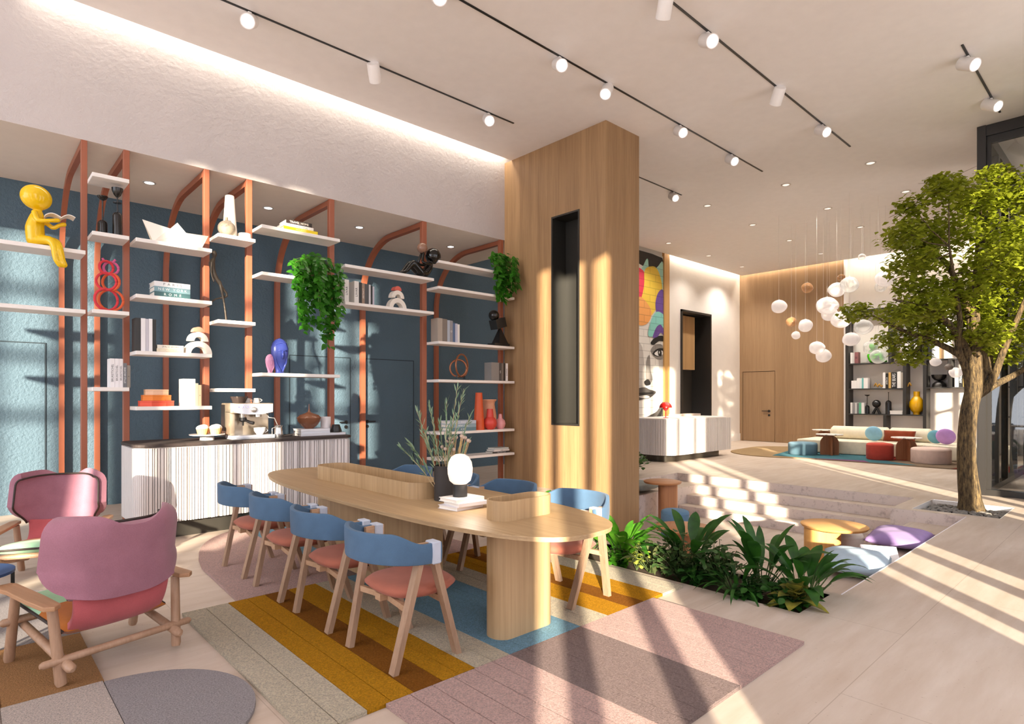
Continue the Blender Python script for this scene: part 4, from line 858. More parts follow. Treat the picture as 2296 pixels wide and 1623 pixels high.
for a, b, c in zip(X, X[1:], 'beige must brown must beige blue beige must brown must beige'.split()):
    k = .035; seg(a + .002, b - .002, 2.785, 4.985, c)
for a, b, c in ((1.655, 2.55, 'pink'), (2.55, 3.23, 'mauve'), (3.23, 4.125, 'pink')): seg(a + .002, b - .002, 1.6, 2.78, c)
# far rounded end
far = lambda x: 4.99 + 2.75 * (max(1 - abs((x - 2.89) / 1.265) ** 2.5, 0)) ** (1 / 2.5)
for a, b, c in ((1.627, 2.55, 'pink'), (3.23, 4.153, 'pink')): n = 14; seg(0, 0, 0, 0, c, [(a, 4.99)] + [(b, 4.99)] + [(b + (a - b) * i / n, max(far(b + (a - b) * i / n), 4.995)) for i in range(n + 1)][:-1])
seg(2.552, 3.228, 4.99, 5.95, 'mauve'); seg(0, 0, 0, 0, 'blue', [(2.552, 5.955), (3.228, 5.955)] + [(3.228 - .676 * i / 6, far(3.228 - .676 * i / 6)) for i in range(7)])
solo('patchwork_rug', bm, None, 'large patchwork rug in mustard, blue, beige and pink stripes under the long table', 'rug', mats=[carpet(v) for v in cs.values()])
cs = {'grey': '#a8a1a2', 'taupe': '#d8c9c0', 'rust': '#b4865a', 'dark': '#b0a9ab'}; ck = list(cs); bm = BM()
arc = lambda cx, cy, r, a0, a1, n=20: [(cx + r * math.cos(math.radians(a0 + (a1 - a0) * i / n)), cy + r * math.sin(math.radians(a0 + (a1 - a0) * i / n))) for i in range(n + 1)]
seg(0, 0, 0, 0, 'dark', [(.602, 2.9), ] + arc(.602, 3.5, .6, -80, 90), .02); seg(-1.2, .598, 2.4, 4.115, 'taupe', None, .02); seg(-1.2, .605, 4.12, 5.06, 'rust', None, .02)
seg(0, 0, 0, 0, 'grey', [(-1.2, 5.065), (.6, 5.065)] + arc(-.15, 5.75, .92, -30, 110) + [(-1.2, 6.5)], .02)
solo('lounge_rug', bm, None, 'patchwork rug in grey, rust and taupe under the pink lounge chair', 'rug', mats=[carpet(v) for v in cs.values()])
# ---------------------------------------------------------------- planting
G1, G2, G3, G4, G5 = leafm('#1f4a1a', '#376a22'), leafm('#33502a', '#506e3a'), leafm('#6f8a3c', '#a9b84c', .4), leafm('#3a7d1d', '#62a12b'), leafm('#276319', '#4a9228', .35)
GS = plain('#46562c', .7)
def broad(label, x, y, z, h, n, seed, mat, wl=.105, spread=1.0):
    r = random.Random(seed); t = thing('broad_leaf_plant', label, 'plant', (x, y, z), 0, 'plants in the long trough'); bl, bs = BM(), BM()
    for k in range(n):
        a = 2.4 * k + r.uniform(-.4, .4); til = r.uniform(.15, .95) * spread; L = h * r.uniform(.55, .8); sl = h * r.uniform(.25, .45)
        d = Vector((math.cos(a) * til, math.sin(a) * til, 1)).normalized(); st = Vector((math.cos(a) * .03, math.sin(a) * .03, 0)); e = st + d * sl
        tube(bs, [st, e], .005, 5); leaf(bl, e, d + Vector((math.cos(a), math.sin(a), 0)) * .25, (r.uniform(-.3, .3) - math.cos(a), r.uniform(-.3, .3) - math.sin(a), .9), L, wl * r.uniform(.8, 1.25), .25 + .3 * til, 7, .3)
    obj('leaves', bl, mat, t, 180); obj('stems', bs, GS, t)
def bushy(label, x, y, z, h, rad, n, seed, mat, ls=.045):
    r = random.Random(seed); t = thing('round_leaf_plant', label, 'plant', (x, y, z), 0, 'plants in the long trough'); bl, bs = BM(), BM()
    for k in range(n // 6):
        a, q = r.uniform(0, 6.28), r.uniform(.1, 1); tip = Vector((math.cos(a) * rad * q, math.sin(a) * rad * q, h * r.uniform(.55, 1) * (1 - .35 * q * q))); tube(bs, [(0, 0, 0), tip * .6 + Vector((0, 0, .03)), tip], .003, 4)
        for j in range(6):
            s = .35 + .65 * j / 5; c = tip * s + Vector((r.uniform(-.02, .02), r.uniform(-.02, .02), r.uniform(-.01, .02))); aa = r.uniform(0, 6.28)
            leaf(bl, c, (math.cos(aa), math.sin(aa), r.uniform(-.5, .5)), (r.uniform(-.5, .5), r.uniform(-.5, .5), 1), ls * r.uniform(.8, 1.3), ls * r.uniform(.75, 1.0), .15, 4, .2)
    obj('leaves', bl, mat, t, 180); obj('stems', bs, GS, t)
SZ = -.0395
P_ = [('b', 'spreading broad leaved plant at the near right end of the trough', 5.06, 1.97, .64, 26, G1, .095, 1.15), ('r',),
 ('b', 'thin grassy leaved plant in front of the dark broad one near the trough end', 4.83, 2.42, .4, 44, G1, .03, 1.6), ('u', 'dark round leaved bush just behind the grassy plant', 4.92, 2.62, .44, .22, 230, G2, .052),
 ('b', 'dark broad leaved plant second from the near end of the trough', 5.12, 2.34, .7, 18, G1, .095, .9), ('b', 'tall dark broad leaved plant in front of the low pit table', 5.05, 3.0, .74, 22, G1, .1, .95),
 ('u', 'wide dark round leaved bush opposite the low pit table', 4.88, 3.0, .44, .26, 290, G2, .058), ('b', 'striped grey green arching plant between bush and sunlit leaves', 4.9, 3.32, .44, 30, leafm('#4d5b35', '#7d8257'), .045, 1.4),
 ('b', 'bright sunlit broad leaved plant beside the sunlit chair', 4.9, 3.68, .62, 32, G4, .1, 1.15), ('u', 'small yellow green leafed plant in front of the sunlit broad leaves', 4.84, 3.45, .3, .12, 50, leafm('#a3b04a', '#c3c765'), .05),
 ('b', 'dark green plant behind the legs of the sunlit chair', 4.92, 4.15, .52, 26, G1, .08, 1.2), ('u', 'yellow green round leaved bush in front of the oak column', 5.1, 4.62, .62, .2, 190, G3, .055),
 ('b', 'glossy broad leaved plant behind the second far chair', 5.0, 5.02, .74, 26, G5, .1, 1.0), ('u', 'dark small leaved bush at the foot of the column corner', 5.15, 5.5, .54, .26, 160, G1, .06), ('b', 'broad leaved plant at the far end of the trough behind the lamp', 5.0, 6.0, .66, 20, G1, .11, 1.1),
 ('u', 'low dark ground cover under the spreading plant at trough end', 5.0, 2.05, .2, .26, 220, G1, .07), ('u', 'low dark ground cover behind the wide round leaved bush', 5.15, 2.85, .26, .26, 150, G1, .07), ('u', 'low dark ground cover behind the bright sunlit plant', 5.12, 3.6, .28, .26, 150, G1, .07),
 ('u', 'low dark ground cover spilling over the trough edge beside the grassy plant', 4.8, 2.3, .2, .16, 140, G1, .065), ('u', 'low dark ground cover spilling over the edge before the wide bush', 4.8, 2.8, .22, .17, 150, G1, .065), ('u', 'low dark ground cover at the very end of the trough under the rosette', 4.8, 1.98, .13, .17, 140, G1, .06), ('u', 'low green ground cover spilling over the edge before the sunlit plant', 4.79, 3.62, .2, .16, 130, G4, .07)]
for i, q in enumerate(P_):
    if q[0] == 'b': broad(q[1], q[2], q[3], SZ, q[4], q[5], i + 1, q[6], q[7], q[8])
    elif q[0] == 'u': bushy(q[1], q[2], q[3], SZ, q[4], q[5], q[6], i + 1, q[7], q[8])
    else:
        r = random.Random(9); t = thing('rosette_plant', 'low yellow mottled rosette plant at the near end of the trough', 'plant', (4.84, 1.94, SZ), 0, 'plants in the long trough'); bl = BM()
        for k in range(19): a = 2.4 * k; u = .2 + .8 * (1 - k / 19); leaf(bl, (0, 0, .05 + .08 * k / 19), (math.cos(a) * u, math.sin(a) * u, .9 - .6 * u), (0, 0, 1), .2 + .07 * u, .14, .45, 6, .3, shape=.75)
        obj('leaves', bl, leafm('#4c5d33', '#b0a341', .35), t, 180)
r = random.Random(21); bushy('dense green bush on the floor behind the column beside the pit', 10.35, 7.55, 0, .62, .5, 240, 22, leafm('#33552a', '#4d7036'), .11)
# trailing ivies
def ivy(label, x, y, z, rad, strands, seed, drop, ls):
    r = random.Random(seed); t = thing('trailing_ivy', label, 'plant', (x, y, z), 0, 'trailing ivies'); bl, bs = BM(), BM()
    bm = BM(); lathe(bm, [(.07, 0), (.1, .14), (.09, .14), (.06, .02)], seg=20); obj('pot', bm, plain('#5b4032', .8), t, 40)
    for k in range(strands):
        a = r.uniform(0, 6.28); q = rad * r.uniform(.3, 1); D = drop * r.uniform(.25, 1) ** 1.3 * (1.2 - .4 * q / rad); yy = min(math.sin(a) * q, .06) - .1; up = r.uniform(.1, .3)
        pts = [Vector((0, 0, .12)), Vector((math.cos(a) * q * .5, yy * .5, .15 + up * .7)), Vector((math.cos(a) * q, yy, .12 + up * .5))]
        if yy > -.2: pts.append(Vector((math.cos(a) * q * 1.02, min(yy, -.19) - .02 * r.random(), .0 + up * .2)))
        m = max(int(D / .06), 1)
        for i in range(m): pts.append(Vector((pts[-1].x * (.985 if i > 4 else 1.0) + r.uniform(-.012, .012), min(pts[-1].y, -.2) + r.uniform(-.01, .01), pts[-1].z - D / m)))
        tube(bs, pts, .0035, 4)
        for i, p in enumerate(pts[1:]):
            for j in range(3 if i < 5 else 2):
                aa = r.uniform(0, 6.28); L = ls * r.uniform(.7, 1.25); d = Vector((math.cos(aa) * .8, -abs(math.sin(aa)) * .7, r.uniform(-1.1, .1))); leaf(bl, p + Vector((r.uniform(-.03, .03), r.uniform(-.03, .02), r.uniform(-.04, .04))), d, (r.uniform(-.4, .4), -1, .8), L, L * .72, .15, 5, .18, shape=.62)
    obj('leaves', bl, G5, t, 180); obj('vines', bs, plain('#5d7a30', .7), t)
ivy('larger trailing ivy hanging over the shelf above the pink and blue heads', 3.83, 8.5, Z['E2'], .37, 27, 31, 1.05, .098)
ivy('smaller trailing ivy on the top shelf against the oak column', 7.5, 8.48, Z['G1'], .36, 24, 32, .62, .105)

# ---------------------------------------------------------------- tree in the pit planter
tr = thing('indoor_tree', 'leafy green tree growing from the pebble planter beside the glass lobby', 'tree', (11.2, 1.92, -.12))
AX, DP = Vector((.735, -.678, 0)), Vector((.678, .735, 0))   # the crown is widest along AX
def tp(a, z, d=0.0): return AX * a + DP * d + Vector((0, 0, z))
bark = NT('bark'); v = bark.coord((14, 14, 2.6)); f = bark.noise(v, 3, 6, .7); bark.base(bark.ramp(f, [(.36, '#2a2116'), (.52, '#6e5a3d'), (.72, '#a58a58')])); bark.b.inputs['Roughness'].default_value = .9; bark.bump(f, 1.0, .05); BARK = bark.m
def limb(bm, pts, rad, seg=10, sub=4):
    P = [Vector(p) for p in pts]; out, rr = [], []
    for i in range(len(P) - 1):
        p0, p1, p2, p3 = P[max(i - 1, 0)], P[i], P[i + 1], P[min(i + 2, len(P) - 1)]
        for k in range(sub): u = k / sub; out.append(.5 * (2 * p1 + (p2 - p0) * u + (2 * p0 - 5 * p1 + 4 * p2 - p3) * u * u + (3 * p1 - p0 - 3 * p2 + p3) * u ** 3)); rr.append((rad[i] * (1 - u) + rad[i + 1] * u))
    out.append(P[-1]); rr.append(rad[-1]); tube(bm, out, rr, seg); return out
bm = BM(); limb(bm, [tp(0.01, -0.02), tp(-0.01, 0.20), tp(-0.06, 0.67), tp(-0.07, 1.08), tp(-0.03, 1.55), tp(0.05, 1.95), tp(0.07, 2.42), tp(0.06, 3.03)], [.215, .15, .125, .115, .112, .11, .085, .06], 16); obj('trunk', bm, BARK, tr, 180)
BR = [([(-0.01, 1.68), (-0.09, 2.15), (-0.26, 2.49), (-0.28, 2.89), (-0.41, 3.43), (-0.55, 3.97)], -.3), ([(0.03, 1.82), (0.23, 2.22), (0.16, 2.62), (0.13, 3.16), (0.20, 3.97), (0.33, 4.85)], .2), ([(0.05, 1.75), (0.28, 2.02), (0.40, 2.42), (0.55, 2.89), (0.73, 3.43), (1.00, 3.97)], -.3),
      ([(0.13, 1.82), (0.36, 1.95), (0.77, 2.15), (1.14, 2.42), (1.47, 2.76)], .1), ([(0.06, 2.09), (-0.07, 2.36), (-0.48, 2.62), (-0.88, 2.79), (-1.29, 3.03)], .3), ([(0.03, 2.15), (-0.21, 2.62), (-0.68, 3.03), (-1.08, 3.10), (-1.49, 3.16)], -.5), ([(0.07, 2.62), (-0.01, 3.30), (-0.21, 3.97), (-0.68, 4.37)], .6), ([(0.07, 2.76), (0.33, 3.30), (0.80, 4.37)], .7), ([(0.28, 2.12), (0.46, 2.49), (0.94, 3.03)], .5)]
tips = []
for pts, d in BR:
    bm = BM(); n = len(pts); o_ = limb(bm, [tp(a, b, d * (i / (n - 1)) ** 1.3) for i, (a, b) in enumerate(pts)], [.068 * (1 - .8 * i / (n - 1)) for i in range(n)], 8); obj('branch', bm, BARK, tr, 180); tips += o_[len(o_) // 2:]
CL = [(0.57, 5.15, 0.32, 0.26), (0.87, 4.85, 0.47, 0.40), (0.33, 4.71, 0.37, 0.30), (1.00, 3.97, 0.61, 0.61), (0.06, 4.78, 0.23, 0.17), (-0.44, 5.01, 0.26, 0.15), (-0.58, 4.78, 0.34, 0.22), (-1.02, 4.58, 0.28, 0.17), (-0.81, 4.24, 0.47, 0.27), (-1.22, 4.14, 0.22, 0.20), (-0.21, 4.31, 0.54, 0.34), (0.46, 4.11, 0.54, 0.40), (-0.55, 3.87, 0.50, 0.26), (0.06, 3.70, 0.54, 0.30), (0.67, 3.43, 0.54, 0.40), (-1.02, 3.77, 0.24, 0.17), (-0.81, 3.43, 0.40, 0.19), (-0.34, 3.36, 0.47, 0.24), (-1.59, 3.10, 0.28, 0.15), (-1.29, 2.99, 0.35, 0.19), (-0.88, 3.10, 0.40, 0.23), (-0.48, 3.03, 0.47, 0.27), (0.06, 3.10, 0.47, 0.30), (0.46, 2.89, 0.40, 0.27), (1.00, 2.83, 0.54, 0.40), (-0.88, 2.69, 0.27, 0.16), (-0.48, 2.73, 0.40, 0.19), (-0.65, 2.42, 0.26, 0.17), (-0.07, 2.69, 0.34, 0.20), (0.20, 2.56, 0.30, 0.16), (0.73, 2.42, 0.27, 0.15), (1.47, 3.57, 0.61, 0.74), (1.34, 4.64, 0.47, 0.47)]
r = random.Random(77); bl, bt = BM(), BM()
for (ca, cz, rx, rz) in CL:
    c0 = tp(ca, cz, r.uniform(-.5, .5)); n = int(rx * rz * 4195) + 80; near = min(tips, key=lambda q: (q - c0).length); tube(bt, [near, (near + c0) * .5 + Vector((0, 0, -.05)), c0], [.012, .009, .004], 4)
    for k in range(7): e = c0 + AX * r.uniform(-1, 1) * rx * .8 + DP * r.uniform(-.5, .5) + Vector((0, 0, r.uniform(-1, 1) * rz * .8)); tube(bt, [c0, e], [.005, .002], 3)
    for k in range(n):
        while True:
            q = Vector((r.uniform(-1, 1), r.uniform(-1, 1), r.uniform(-1, 1)))
            if .05 < q.length < 1: break
        q *= .72 + .35 * r.random(); p = c0 + AX * q.x * rx + DP * q.y * max(rx, .35) + Vector((0, 0, q.z * rz * 1.1)); a = r.uniform(0, 6.28); L = r.uniform(.06, .1)
        leaf(bl, p, (math.cos(a), math.sin(a), r.uniform(-.6, .1)), (r.uniform(-.4, .4), r.uniform(-.4, .4), 1), L, L * .85, .2, 2, .25, shape=.7)
obj('leaves', bl, leafm('#7d8a1a', '#a9b034', .5, .45), tr, 180); obj('twigs', bt, BARK, tr)
bm = BM(); r = random.Random(8)
for k in range(620):
    x, y = r.uniform(10.41, 11.44), r.uniform(1.51, 2.42); s = r.uniform(.018, .034); ball(bm, (x, y, -.085 + r.uniform(0, .035)), (s * 1.3, s, s * .6), 7, 4, M=T(x, y, 0) @ Matrix.Rotation(r.uniform(0, 3), 4, 'Z') @ T(-x, -y, 0))
box(bm, 10.37, 11.48, 1.47, 2.46, -.2, -.09)
solo('pebbles', bm, stone('#77736f', '#45413f'), 'grey pebbles covering the soil around the tree trunk', 'pebbles', smooth=60, kind='stuff')

# ---------------------------------------------------------------- sunken lounge
def pit_table(label, x, y, z, h, r, off, wd, ax, m, mt):
    t = thing('pedestal_table', label, 'table', (x, y, z), ax, 'wooden pedestal tables in the pit'); bm = BM(); lathe(bm, [(r * .96, h - .035), (r, h - .012), (r, h - .004), (r * .985, h)], seg=48); obj('tabletop', bm, mt, t, 40)
    bm = BM(); prism(bm, [(off + wd * a, wd * b) for a, b in rrect(-1, 1, -.9, .9, .55, 8)], 0, h - .035); obj('pedestal', bm, m, t, 40)
HZ_ = wood('#d9a866', '#c08d4e', 'z'); HY_ = wood('#d3a062', '#bd8a4f', 'x')
pit_table('honey oak pedestal table right of the steps in the pit, sunlit', 8.6, 2.95, -.66, .6, .41, -.16, .2, math.radians(-42), HZ_, HY_)
WZ_ = wood('#b98157', '#9e6843', 'z'); WY_ = wood('#bb8254', '#a26b43', 'x')
pit_table('low reddish oak table in the pit behind the dark plants', 7.6, 4.6, -.66, .45, .42, .0, .14, 0.5, WZ_, WY_); pit_table('tall slim reddish oak table at the left of the pit steps', 9.45, 6.17, -.66, .77, .34, .1, .16, math.radians(-42), WZ_, WY_)
def pouf(label, x, y, z, r, h, col, sy=1.0, rz=0, group='poufs'):
    t = thing('pouf', label, 'pouf', (x, y, z), rz, group); bm = BM(); k = min(.05, h * .2)
    lathe(bm, [(r - .02, 0), (r, .03), (r, h - k)], seg=40, sy=sy); obj('side', bm, fabric(col), t, 50)
    bm = BM(); lathe(bm, [(r, h - k), (r - .012, h - k * .35), (r - .05, h), (r * .5, h + .012), (.001, h + .015)], seg=40, sy=sy); obj('top', bm, fabric(col), t, 60); return t
pouf('blue pouf in front of the tall slim table in the pit', 8.75, 5.47, -.66, .23, .43, '#5f82a0'); pouf('white pouf behind the honey oak table in the pit', 9.05, 3.05, -.66, .31, .43, '#d9cdc4')
def pillow(name, label, x, y, z, L, wd, th, rz, col, tilt=None, cat='cushion', group=None):
    bm = BM(); cushion(bm, L, wd, th); o = solo(name, bm, fabric(col), label, cat, (x, y, z), rz, 180, group)
    if tilt: o.rotation_euler = (tilt[0], tilt[1], rz)
    return o
pillow('floor_cushion', 'large pale blue floor cushion on the bench at the near right of the pit', 6.84, 2.13, -.165, .84, .64, .21, .28, '#a9bed0', group='floor cushions'); o = pillow('floor_cushion', 'large purple floor cushion on the bench near the tree planter', 8.4, 2.14, -.165, .9, .62, .21, .1, '#957cae', group='floor cushions')
pillow('floor_cushion', 'grey cushion on the left ledge of the pit by the column', 9.6, 6.78, -.165, .75, .55, .2, .1, '#8f9694', group='floor cushions')
for i, (c, n) in enumerate((('#5c534c', 'dark brown'), ('#a79d8a', 'khaki'))): book('%s book in the stack on the bench between the cushions' % n, 7.36 + .02 * i, 1.93, -.165 + .052 * i, .05, .26, .34, c, None, lying=True, rz=.25, group='books in the pit')
t = thing('open_book', 'open white book lying face down over the stack between cushions', 'book', (7.36, 2.08, -.058), .45); bm = BM()
for s in (-1, 1): sheet(bm, lambda u, v, s=s: (s * .24 * u, -.17 + .34 * v, .075 - .085 * u - .03 * math.sin(u * 2)), 6, 2, .012)
obj('cover', bm, plain('#f1eef0', .6), t); 

# ---------------------------------------------------------------- reception
t = thing('reception_desk', 'white fluted reception desk with rounded corner and dark plinth', 'desk', (0, 0, 0)); bm = BM(); o8 = rrect(12.95, 16.1, 8.25, 9.5, .45, 10); prism(bm, o8, .17, 1.07); obj('body', bm, WP, t, 40)
bm = BM(); prism(bm, rrect(13.08, 15.95, 8.38, 9.4, .4, 10), 0, .17); obj('plinth', bm, plain('#4a443b', .25, .6), t, 40)
bm = BM(); x = 13.4
while x < 16.05: wd = rnd.choice((.05, .07, .1)); box(bm, x + .006, min(x + wd, 16.08) - .014, 8.235, 8.26, .17, 1.07); x += wd
for k in range(12): a = math.radians(180 + 90 * (k + .5) / 12); box(bm, -.024, .024, -.02, .02, .17, 1.07, M=T(13.4 + .45 * math.cos(a), 8.7 + .45 * math.sin(a), 0) @ Matrix.Rotation(a + PI / 2, 4, 'Z'))
y = 8.7
while y < 9.45: box(bm, 12.935, 12.96, y, y + .05, .17, 1.07); y += .06
obj('fluted_front', bm, WP, t); bm = BM(); prism(bm, rrect(12.93, 16.12, 8.23, 9.52, .46, 10), 1.07, 1.1); obj('desktop', bm, WHITE, t, 40)
bm = BM(); box(bm, 14.9, 16.1, 9.2, 9.52, 1.1, 1.16); obj('raised_shelf', bm, plain('#b7a79c', .6), t)
t = thing('desk_lamp', 'small red mushroom lamp standing on the reception desk', 'lamp', (13.55, 8.75, 1.1)); RD = plain('#d0241f', .2)
bm = BM(); lathe(bm, [(.07, 0), (.07, .012), (.012, .02), (.012, .3)], seg=20); obj('stem', bm, RD, t, 40); bm = BM(); lathe(bm, [(.165, .27)] + [(.165 * math.cos(q), .27 + .15 * math.sin(q)) for q in (.25, .5, .75, 1, 1.3, 1.55)], seg=28); obj('shade', bm, RD, t, 40); bm = BM(); ball(bm, (0, 0, .26), .075, 16, 10); obj('lower_bowl', bm, RD, t, 180)

# ---------------------------------------------------------------- far lounge
cs = {'tan': '#b59a76', 'teal': '#4f7f8b', 'purple': '#8d5b86', 'taupe': '#96826f', 'red': '#8e2b22'}; ck = list(cs); bm = BM()
def cut(pts, c, z): prism(bm, pts, .001, z, mi=ck.index(c))
cut([(16.55, 7.1), (20.6, 7.1)] + [(20.6, 8)] + arc(19.0, 8.0, 1.0, 10, 90, 6)[1:] + arc(17.7, 7.4, 1.5, 100, 215, 12), 'tan', .02); cut([(16.55, 1.8), (20.6, 1.8), (20.6, 7.1), (16.55, 7.1)], 'taupe', .02)
cut([(16.6, 7.3), (18.4, 7.6), (18.6, 5.4), (16.7, 4.3)], 'teal', .023); cut([(16.62, 6.2), (16.95, 5.1), (16.62, 4.9)], 'purple', .026); cut([(16.6, 4.2), (16.62, 4.9), (17.3, 4.7), (16.7, 3.9)], 'teal', .024); cut([(17.6, 5.0), (18.9, 5.0), (18.9, 3.9), (17.9, 4.0)], 'red', .024); cut([(16.57, 3.2), (17.4, 2.9), (18.6, 1.8), (16.57, 1.8)], 'red', .024)
solo('lounge_rug', bm, None, 'rounded rug in teal, tan, purple and red under the cream sofa', 'rug', mats=[carpet(v) for v in cs.values()])
sf = thing('modular_sofa', 'long low cream sofa with cylinder backrests in front of the bookcase', 'sofa', (0, 0, .027)); CR = fabric('#e9dfc8')
for a, b in ((5.22, 7.35), (4.2, 5.2), (2.3, 4.18)): bm = BM(); box(bm, 18.4, 19.9, a, b, 0, .37); bevel(bm, .035, 3); obj('seat', bm, CR, sf, 40)
for a, b in ((5.22, 6.75), (4.2, 5.2)): bm = BM(); lathe(bm, [(.14, 0), (.19, .05), (.19, b - a - .05), (.14, b - a)], M=T(19.5, a, .56) @ Matrix.Rotation(-PI / 2, 4, 'X'), seg=32); obj('backrest', bm, CR, sf, 40)
pouf('dusty blue pouf at the left end of the cream sofa', 17.6, 6.87, .022, .38, .34, '#6d8d9e'); pouf('brick red pouf in front of the middle of the cream sofa', 17.6, 4.93, .025, .31, .42, '#b8463a'); pouf('pale pink pouf in front of the right part of the cream sofa', 17.62, 3.82, .022, .42, .37, '#dcc3b8')
def arch_table(label, x, y, z0=.022):
    t = thing('terrazzo_table', label, 'table', (x, y, z0), .6, 'terrazzo topped tables'); bm = BM(); lathe(bm, [(.34, .56), (.345, .575), (.34, .585)], seg=40)
    obj('tabletop', bm, stone('#efe6de', '#6f645c'), t, 40); f = [(-.24, 0), (.24, 0)] + [(.24 * math.cos(PI * i / 14), .32 + .24 * math.sin(PI * i / 14)) for i in range(15)]
    for k in range(2): bm = BM(); prism(bm, f, -.02, .02, M=Matrix.Rotation(PI / 2 * k, 4, 'Z') @ FACE_Y); obj('arch_panel', bm, WALNUT, t)
arch_table('terrazzo topped table with arched walnut base beside the dusty blue pouf', 17.95, 6.28); arch_table('terrazzo topped table with arched walnut base between red and pale pink poufs', 17.95, 4.42); arch_table('terrazzo topped table half hidden behind the left end of the sofa', 20.25, 7.25, .022)
def disc_cushion(label, x, y, z, r, col): bm = BM(); ball(bm, (0, 0, 0), (r * .5, r, r * .98), 24, 14); o = solo('round_cushion', bm, fabric(col), label, 'cushion', (x, y, z + r * .97), 0, 180, 'round cushions'); o.rotation_euler = (0, -.3, 0)
disc_cushion('light blue round cushion beside the long rust cushion on the sofa', 18.88, 5.44, .405, .22, '#8fc0d8'); disc_cushion('teal round cushion behind the lilac one on the sofa', 19.05, 4.02, .405, .19, '#6fa8b8'); disc_cushion('lilac round cushion on the right seat of the sofa', 18.85, 3.76, .405, .22, '#b78ccb')
bm = BM(); cushion(bm, .78, .32, .2, dz=-.1); o = solo('long_cushion', bm, fabric('#83391f'), 'long rust brown cushion leaning on the sofa backrest', 'cushion', (19.12, 4.88, .56), 0, 180); o.rotation_euler = (1.25, 0, -PI / 2)
# bookcase
bc = thing('bookcase', 'tall dark metal bookcase on the far wall behind the cream sofa', 'bookcase', (0, 0, 0)); BCM = plain('#3d3b39', .45, .3)
for y, a, b in ((7.01, 0, 4.5), (5.37, 1.1, 2.75), (4.84, 0, 4.5), (5.91, 0, 1.1), (5.77, 2.75, 4.5), (4.22, 1.94, 2.79), (3.05, 0, 4.5), (1.3, 0, 4.5), (3.7, 2.79, 4.5)): bm = BM(); box(bm, 21.6, 22.05, y - .045, y + .045, a, b); obj('upright', bm, BCM, bc)
for z, a, b in ((2.755, 4.84, 7.05), (1.925, 5.37, 7.05), (1.1, 4.84, 7.05), (1.945, 1.3, 4.84), (2.8, 1.3, 4.84), (3.62, 3.05, 5.77), (4.5, 1.3, 7.05), (1.1, 1.3, 3.05)): bm = BM(); box(bm, 21.61, 22.05, a, b, z - .035, z); obj('shelf', bm, BCM, bc)
def far_books(z, y, items, where_, rot=-PI / 2):
    for i, (th, ht, c, tt, cn) in enumerate(items):
        tm = thing('book', '%s book, %s %s' % (cn, ('first', 'second', 'third', 'fourth', 'fifth', 'sixth', 'seventh')[i], where_), 'book', (21.66, y, z), 0, 'books on the far bookcase'); bm = BM(); box(bm, 0, .2, -th, 0, 0, ht); obj('cover', bm, plain(c, .5), tm); bm = BM(); box(bm, .004, .196, -th + .006, -.006, ht - .004, ht + .002); obj('pages', bm, PAGE, tm)
        if tt: text('title', tt, th * .6, plain('#161616' if c > '#777777' else '#f4f4f4', .5), T(-.003, -th / 2, ht / 2) @ FACE_X @ UP, tm, ht * .85)
        y -= th + .004
far_books(2.755, 6.93, [(.07, .36, '#ece9e6', None, 'white'), (.05, .34, '#cfc9c6', None, 'grey'), (.11, .37, '#8d5a5c', 'III', 'dusty red')], 'from left beside the green figure')
far_books(1.925, 6.9, [(.16, .26, '#f1efee', None, 'short white'), (.08, .34, '#f1efee', None, 'white'), (.06, .34, '#e9f0f0', None, 'pale'), (.05, .34, '#6fb5b5', None, 'teal edged'), (.12, .34, '#f2f0ee', None, 'broad white')], 'on the shelf below the green figure')
far_books(1.925, 5.98, [(.07, .5, '#f0eeec', None, 'tall white'), (.08, .47, '#1c1c1c', 'AFRICA', 'black'), (.07, .5, '#c9a25c', None, 'gold'), (.16, .5, '#1d1d1d', 'THE BEARS', 'thick black'), (.1, .52, '#f1efed', None, 'white'), (.06, .5, '#b9b0a4', None, 'grey')], 'between the gold snake bookends')
far_books(1.1, 6.93, [(.06, .36, '#e9e6e3', None, 'white'), (.07, .35, '#8b8a8c', None, 'grey'), (.06, .36, '#c9c7c6', None, 'pale grey'), (.05, .35, '#6d6c70', None, 'dark grey'), (.07, .36, '#5fae8c', None, 'green edged'), (.08, .36, '#eceae8', None, 'broad white')], 'left of the black candle holders')
far_books(2.755, 5.5, [(.07, .25, '#3a3937', None, 'short dark'), (.1, .6, '#f0eeec', None, 'tall white'), (.1, .6, '#f2efec', 'ICONS', 'white lettered'), (.08, .55, '#2a2a2a', None, 'black'), (.08, .55, '#ece9e6', None, 'white'), (.08, .5, '#262525', None, 'dark')], 'right of the cream mushroom vase')
far_books(1.945, 4.1, [(.09, .55, '#f2f0ee', None, 'white'), (.1, .52, '#1d1c1c', 'AFRICA', 'black'), (.09, .54, '#c9a25c', None, 'gold'), (.16, .6, '#1b1b1b', 'THE BEARS', 'thick black'), (.1, .56, '#f1efed', None, 'tall white'), (.1, .5, '#dcd8d4', None, 'pale')], 'right of the black bowl by the tree')
far_books(1.1, 2.55, [(.08, .62, '#f2f0ee', None, 'white'), (.1, .6, '#1d1c1c', 'THE NEXT AFRICA', 'black'), (.1, .6, '#ece9e6', 'HISTORY', 'white lettered'), (.09, .6, '#242323', None, 'dark')], 'low behind the lobby glass')
far_books(1.945, 2.5, [(.08, .5, '#f2f0ee', None, 'white'), (.07, .5, '#9b9796', None, 'grey'), (.08, .5, '#d5d2cf', None, 'pale'), (.07, .48, '#5fae8c', None, 'green edged')], 'high behind the lobby glass')
far_books(2.8, 4.76, [(.09, .42, '#33373d', None, 'dark'), (.08, .42, '#a9b0bd', None, 'blue grey'), (.1, .42, '#eae7e4', None, 'white'), (.08, .4, '#b9956c', None, 'tan')], 'on the shelf behind the tree')
